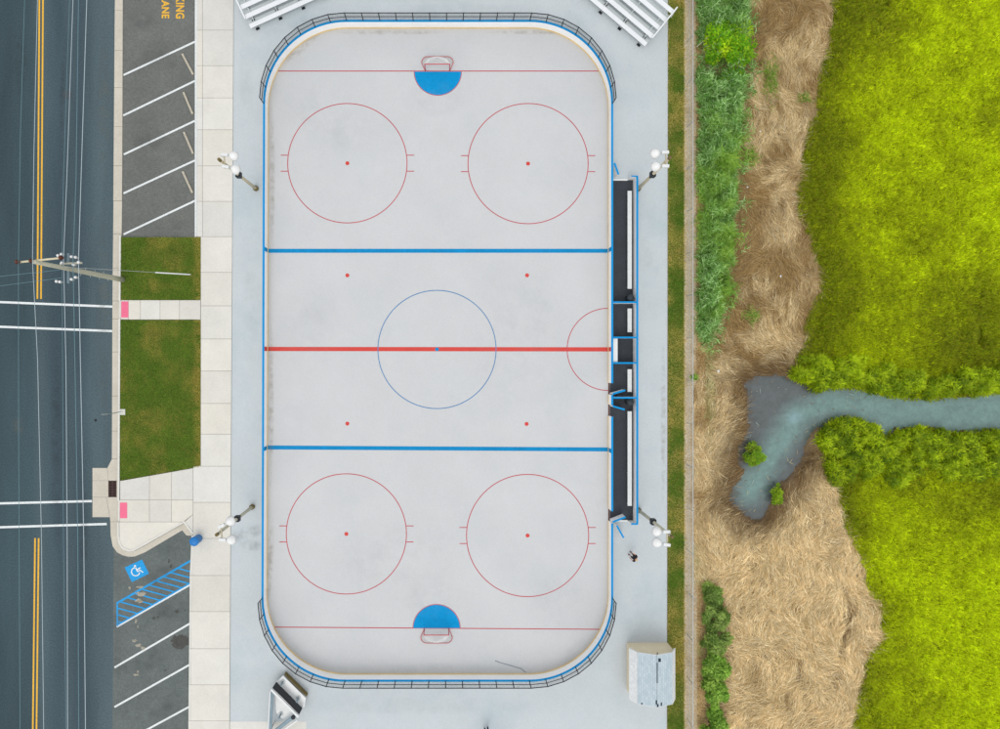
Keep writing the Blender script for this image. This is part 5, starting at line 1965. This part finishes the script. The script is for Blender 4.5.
TG = [(104, 140, 48), (88, 124, 40), (124, 150, 62), (150, 146, 90), (170, 150, 100)]
tuft((769, 80), 6.5, 17, TG, 'long green tuft in the upper dead reeds right of the shrub', 41, 900)
tuft((751, 158), 5, 8, TG, 'small green tuft beside the middle of the tall reed bed', 42)
tuft((750, 316), 6, 6, TG, 'round green tuft in the dead reeds above the creek', 43)
tuft((803, 99), 6, 3, TG, 'tiny green tuft at the marsh side of the upper dead reeds', 44, 220)
tuft((693.5, 377.5), 2.5, 3, BG, 'lone bright green weed at the foot of the wire fence', 45, 160, .3)

# floating bits of dead reed on the pool
r_ = np.random.default_rng(77)
n = 420
px, py = r_.uniform(736, 880, n), r_.uniform(382, 515, n)
k = inside(px, py, CREEK) & (r_.random(n) < np.clip(1.2 - dist_to(px, py, CREEK) / 12, .12, 1))
px, py = px[k], py[k]
n = len(px)
cl = np.array([C(*q) for q in ((190, 176, 140), (150, 150, 130), (120, 104, 76), (170, 186, 180))])
bl_ = blades_obj('floating_debris', world(px, py, np.full(n, -.385)), r_.uniform(0, 2 * PI, n), r_.uniform(.08, .5, n), np.full(n, PI / 2 - .01), r_.uniform(.02, .05, n), 0.0, cl[r_.integers(0, 4, n)], M['straw'])
tag(bl_, 'bits of dead reed floating on the creek pool', 'debris', kind='stuff')

# litter
def litter(c, r, seed, lab):
    q = random.Random(seed)
    z0 = float(ground_z([c[0]], [c[1]])[0]) + 0.24
    n = 8
    vs = [G(c[0], c[1], z0 + .07)]
    for i in range(n):
        t = 2 * PI * i / n
        vs.append(G(c[0] + r * math.cos(t) * q.uniform(.4, 1.2), c[1] + r * 1.3 * math.sin(t) * q.uniform(.4, 1.2), z0 + q.uniform(-.02, .06)))
    vs.append(G(c[0], c[1], z0 - .03))
    fs = [(0, 1 + (i + 1) % n, 1 + i) for i in range(n)] + [(n + 1, 1 + i, 1 + (i + 1) % n) for i in range(n)]
    tag(MB().add(vs, fs).build('litter', M['paper']), lab, 'litter', 'scraps of white litter in the dry reeds')


litter((718.3, 370.8), 1.5, 1, 'white litter scrap beside the fence left of the creek')
litter((708, 592.5), 1.6, 2, 'white litter scrap on top of the lower bush row')
litter((779.7, 276.5), 1.1, 3, 'white litter scrap in the dead reeds above the creek')
litter((752.2, 85), 0.9, 4, 'tiny white litter scrap beside the large shrub')
litter((746.6, 187.5), 0.9, 5, 'tiny white litter scrap beside the reed bed')
litter((760, 131.5), 0.8, 6, 'tiny white litter scrap in the brown upper reeds')

# ------------------------------------------------------------------ people
def skin_mesh(joints, edges, radii, root, sub=2):
    me = bpy.data.meshes.new('body')
    me.from_pydata([tuple(j) for j in joints], edges, [])
    o = bpy.data.objects.new('body', me)
    COL.objects.link(o)
    sk = o.modifiers.new('skin', 'SKIN')
    sk.use_smooth_shade = True
    for i, r in enumerate(radii):
        rr = r if isinstance(r, tuple) else (r, r)
        me.skin_vertices[0].data[i].radius = rr
        me.skin_vertices[0].data[i].use_root = (i == root)
    ss = o.modifiers.new('sub', 'SUBSURF')
    ss.levels = ss.render_levels = sub
    bpy.context.view_layer.update()
    dg = bpy.context.evaluated_depsgraph_get()
    out = bpy.data.meshes.new_from_object(o.evaluated_get(dg))
    bpy.data.objects.remove(o)
    return out


def person(loc_, rz, lab, top_m, leg_m, hair_m, long_legs=False, arm_fwd=0.0):
    t = empty('person', loc_, lab, 'person')
    t.rotation_euler = (0, 0, rz)
    J, E, R = [], [], []

    def j(p, r, par=None):
        J.append(Vector(p))
        R.append(r)
        if par is not None:
            E.append((par, len(J) - 1))
        return len(J) - 1
    # facing +y
    pel = j((0, 0, .95), (.15, .11))
    sp1 = j((0, -.01, 1.12), (.135, .10), pel)
    ch = j((0, -.01, 1.33), (.16, .115), sp1)
    nb = j((0, -.01, 1.46), (.07, .07), ch)
    nk = j((0, 0.01, 1.53), .055, nb)
    hd = j((0, .02, 1.62), (.078, .09), nk)
    crown = j((0, .015, 1.70), (.07, .08), hd)
    for s in (-1, 1):
        hip = j((s * .095, 0, .88), .09, pel)
        kn = j((s * .11, .02, .49), .058, hip)
        cf = j((s * .112, -.005, .34), .054, kn)
        an = j((s * .115, -.02, .09), .036, cf)
        hl = j((s * .118, .03, .05), .04, an)
        j((s * .13, .16, .035), (.042, .03), hl)
        shd = j((s * .185, -.01, 1.40), .062, ch)
        fw = arm_fwd if s > 0 else arm_fwd * .6
        el = j((s * .25, -.02 + .10 * fw, 1.12), .043, shd)
        wr = j((s * .25 - s * .06 * fw, .04 + .26 * fw, .90 + .16 * fw), .028, el)
        dv = (J[wr] - J[el]).normalized()
        pm = j(J[wr] + dv * .06, (.036, .02), wr)
        for kf, (o_, ln) in enumerate(((-.027, .072), (-.009, .082), (.009, .076), (.026, .06))):
            k1 = j(J[pm] + dv * .035 + Vector((0, o_, 0)), .0095, pm)
            k2 = j(J[k1] + dv * ln * .5 + Vector((-s * .008, 0, 0)), .0085, k1)
            j(J[k2] + dv * ln * .4 + Vector((-s * .014, 0, 0)), .007, k2)
        th = j(J[wr] + dv * .035 + Vector((-s * .01, .035, 0)), .011, wr)
        j(J[th] + dv * .04 + Vector((-s * .008, .012, 0)), .009, th)
    me = skin_mesh(J, E, R, pel)
    body = link('body', me, M['skin'], t)
    # face: nose, ears, eyes, mouth as small shapes under the head

    def shell(name, test, m, push):
        """clothing cut from the body surface and pushed outwards"""
        src = body.data
        vs = [v.co + v.normal * push for v in src.vertices]
        fs = [tuple(p.vertices) for p in src.polygons if test(p.center)]
        used = sorted({i for f in fs for i in f})
        mp = {u: i for i, u in enumerate(used)}
        me2 = bpy.data.meshes.new(name)
        me2.from_pydata([tuple(vs[u]) for u in used], [], [tuple(mp[i] for i in f) for f in fs])
        me2.polygons.foreach_set('use_smooth', [True] * len(me2.polygons))
        o = link(name, me2, m, t)
        so = o.modifiers.new('cloth', 'SOLIDIFY')
        so.thickness = 0.006
        return o
    shell('shirt', lambda c: c.z > .93 and c.z < 1.485 and (abs(c.x) < .2 or c.z > 1.2), top_m, .014)
    lo = .12 if long_legs else .52
    shell('trousers' if long_legs else 'shorts', lambda c: lo < c.z < 1.0 and abs(c.x) < .205, leg_m, .012)
    shell('shoes', lambda c: c.z < .085, M['shoe'] if not long_legs else M['dark'], .008)
    shell('hair', lambda c: c.z > 1.60 and (c.y < .045 or c.z > 1.715), hair_m, .012)
    f = MB()
    hc = Vector((0, .02, 1.63))
    f2 = MB().lathe(hc + Vector((0, .082, -.012)), [(.016, 0), (.013, .016), (.005, .026)], 8, (0, 1, -.3))
    def raw(b, name, m):
        me3 = bpy.data.meshes.new(name)
        me3.from_pydata([tuple(p) for p in b.v], [], b.f)
        return link(name, me3, m, body)
    raw(f2, 'nose', M['skin'])
    for s in (-1, 1):
        raw(MB().lathe(hc + Vector((s * .03, .084, .012)), [(.012, 0), (.010, .006)], 8, (0, 1, 0)), 'eye', M['dark_hair'])
        raw(MB().lathe(hc + Vector((s * .078, -.005, 0)), [(.024, 0), (.018, .014)], 8, (s, -.3, 0)), 'ear', M['skin'])
    raw(MB().bar(hc + Vector((-.022, .082, -.045)), hc + Vector((.022, .082, -.045)), .008, .008), 'mouth', M['rust'])
    return t


person(G(630.4, 553.4, AZ), math.radians(60), 'person in dark shirt and shorts with fair hair standing outside the lower boards', M['shirt'], M['shorts'], M['hair'], arm_fwd=.6)
person(G(486, 726.5, AZ), math.radians(200), 'person in dark trousers standing at the bottom edge of the apron', M['dark_trousers'], M['dark_trousers'], M['dark_hair'], True, arm_fwd=1.0)

# ------------------------------------------------------------------ light
W = bpy.data.worlds.new('World')
scene.world = W
W.use_nodes = True
nt = W.node_tree
nt.nodes.clear()
sun_el, az = math.radians(62), math.radians(190)   # overcast, brighter towards the lower left of the picture
sky = nd(nt, 'ShaderNodeTexSky', sky_type='NISHITA')
sky.sun_disc = False
sky.sun_elevation = sun_el
sky.sun_rotation = az
sky.air_density = 1.0
sky.dust_density = 4.0
sky.ozone_density = 1.0
hs = nd(nt, 'ShaderNodeHueSaturation')
hs.inputs['Saturation'].default_value = 0.35
bg = nd(nt, 'ShaderNodeBackground')
bg.inputs['Strength'].default_value = 0.15
out = nd(nt, 'ShaderNodeOutputWorld')
nt.links.new(sky.outputs[0], hs.inputs['Color'])
cl_ = nd(nt, 'ShaderNodeMix', data_type='RGBA')      # cloud cover evens the sky out
cl_.inputs[0].default_value = 0.72
cl_.inputs[7].default_value = (6.6, 6.75, 6.95, 1)
nt.links.new(hs.outputs[0], cl_.inputs[6])
nt.links.new(cl_.outputs[2], bg.inputs['Color'])
nt.links.new(bg.outputs[0], out.inputs['Surface'])
sl = bpy.data.lights.new('sun', 'SUN')
sl.energy = 0.6
sl.angle = math.radians(40)
sl.color = (1.0, 0.955, 0.88)
so = bpy.data.objects.new('sun', sl)
COL.objects.link(so)
sv = Vector((math.sin(az) * math.cos(sun_el), math.cos(az) * math.cos(sun_el), math.sin(sun_el)))
so.rotation_euler = (-sv).to_track_quat('-Z', 'Y').to_euler()
so.location = sv * 80

# ------------------------------------------------------------------ camera
cam = bpy.data.cameras.new('camera')
co = bpy.data.objects.new('camera', cam)
COL.objects.link(co)
co.location = (0, 0, H)
co.rotation_euler = (0, 0, 0)
cam.sensor_width = 36
cam.lens = 36 * H / (1000 * S)
cam.shift_x = (500 - NX) / 1000
cam.shift_y = -(364.5 - NY) / 1000
cam.clip_end = 3000
scene.camera = co

scene.view_settings.view_transform = 'Standard'
scene.view_settings.look = 'None'
scene.view_settings.exposure = 0.16
scene.view_settings.gamma = 1.0
scene.view_settings.use_curve_mapping = False
scene.render.engine = 'CYCLES'
scene.cycles.use_denoising = True
scene.cycles.max_bounces = 6
scene.cycles.transparent_max_bounces = 12
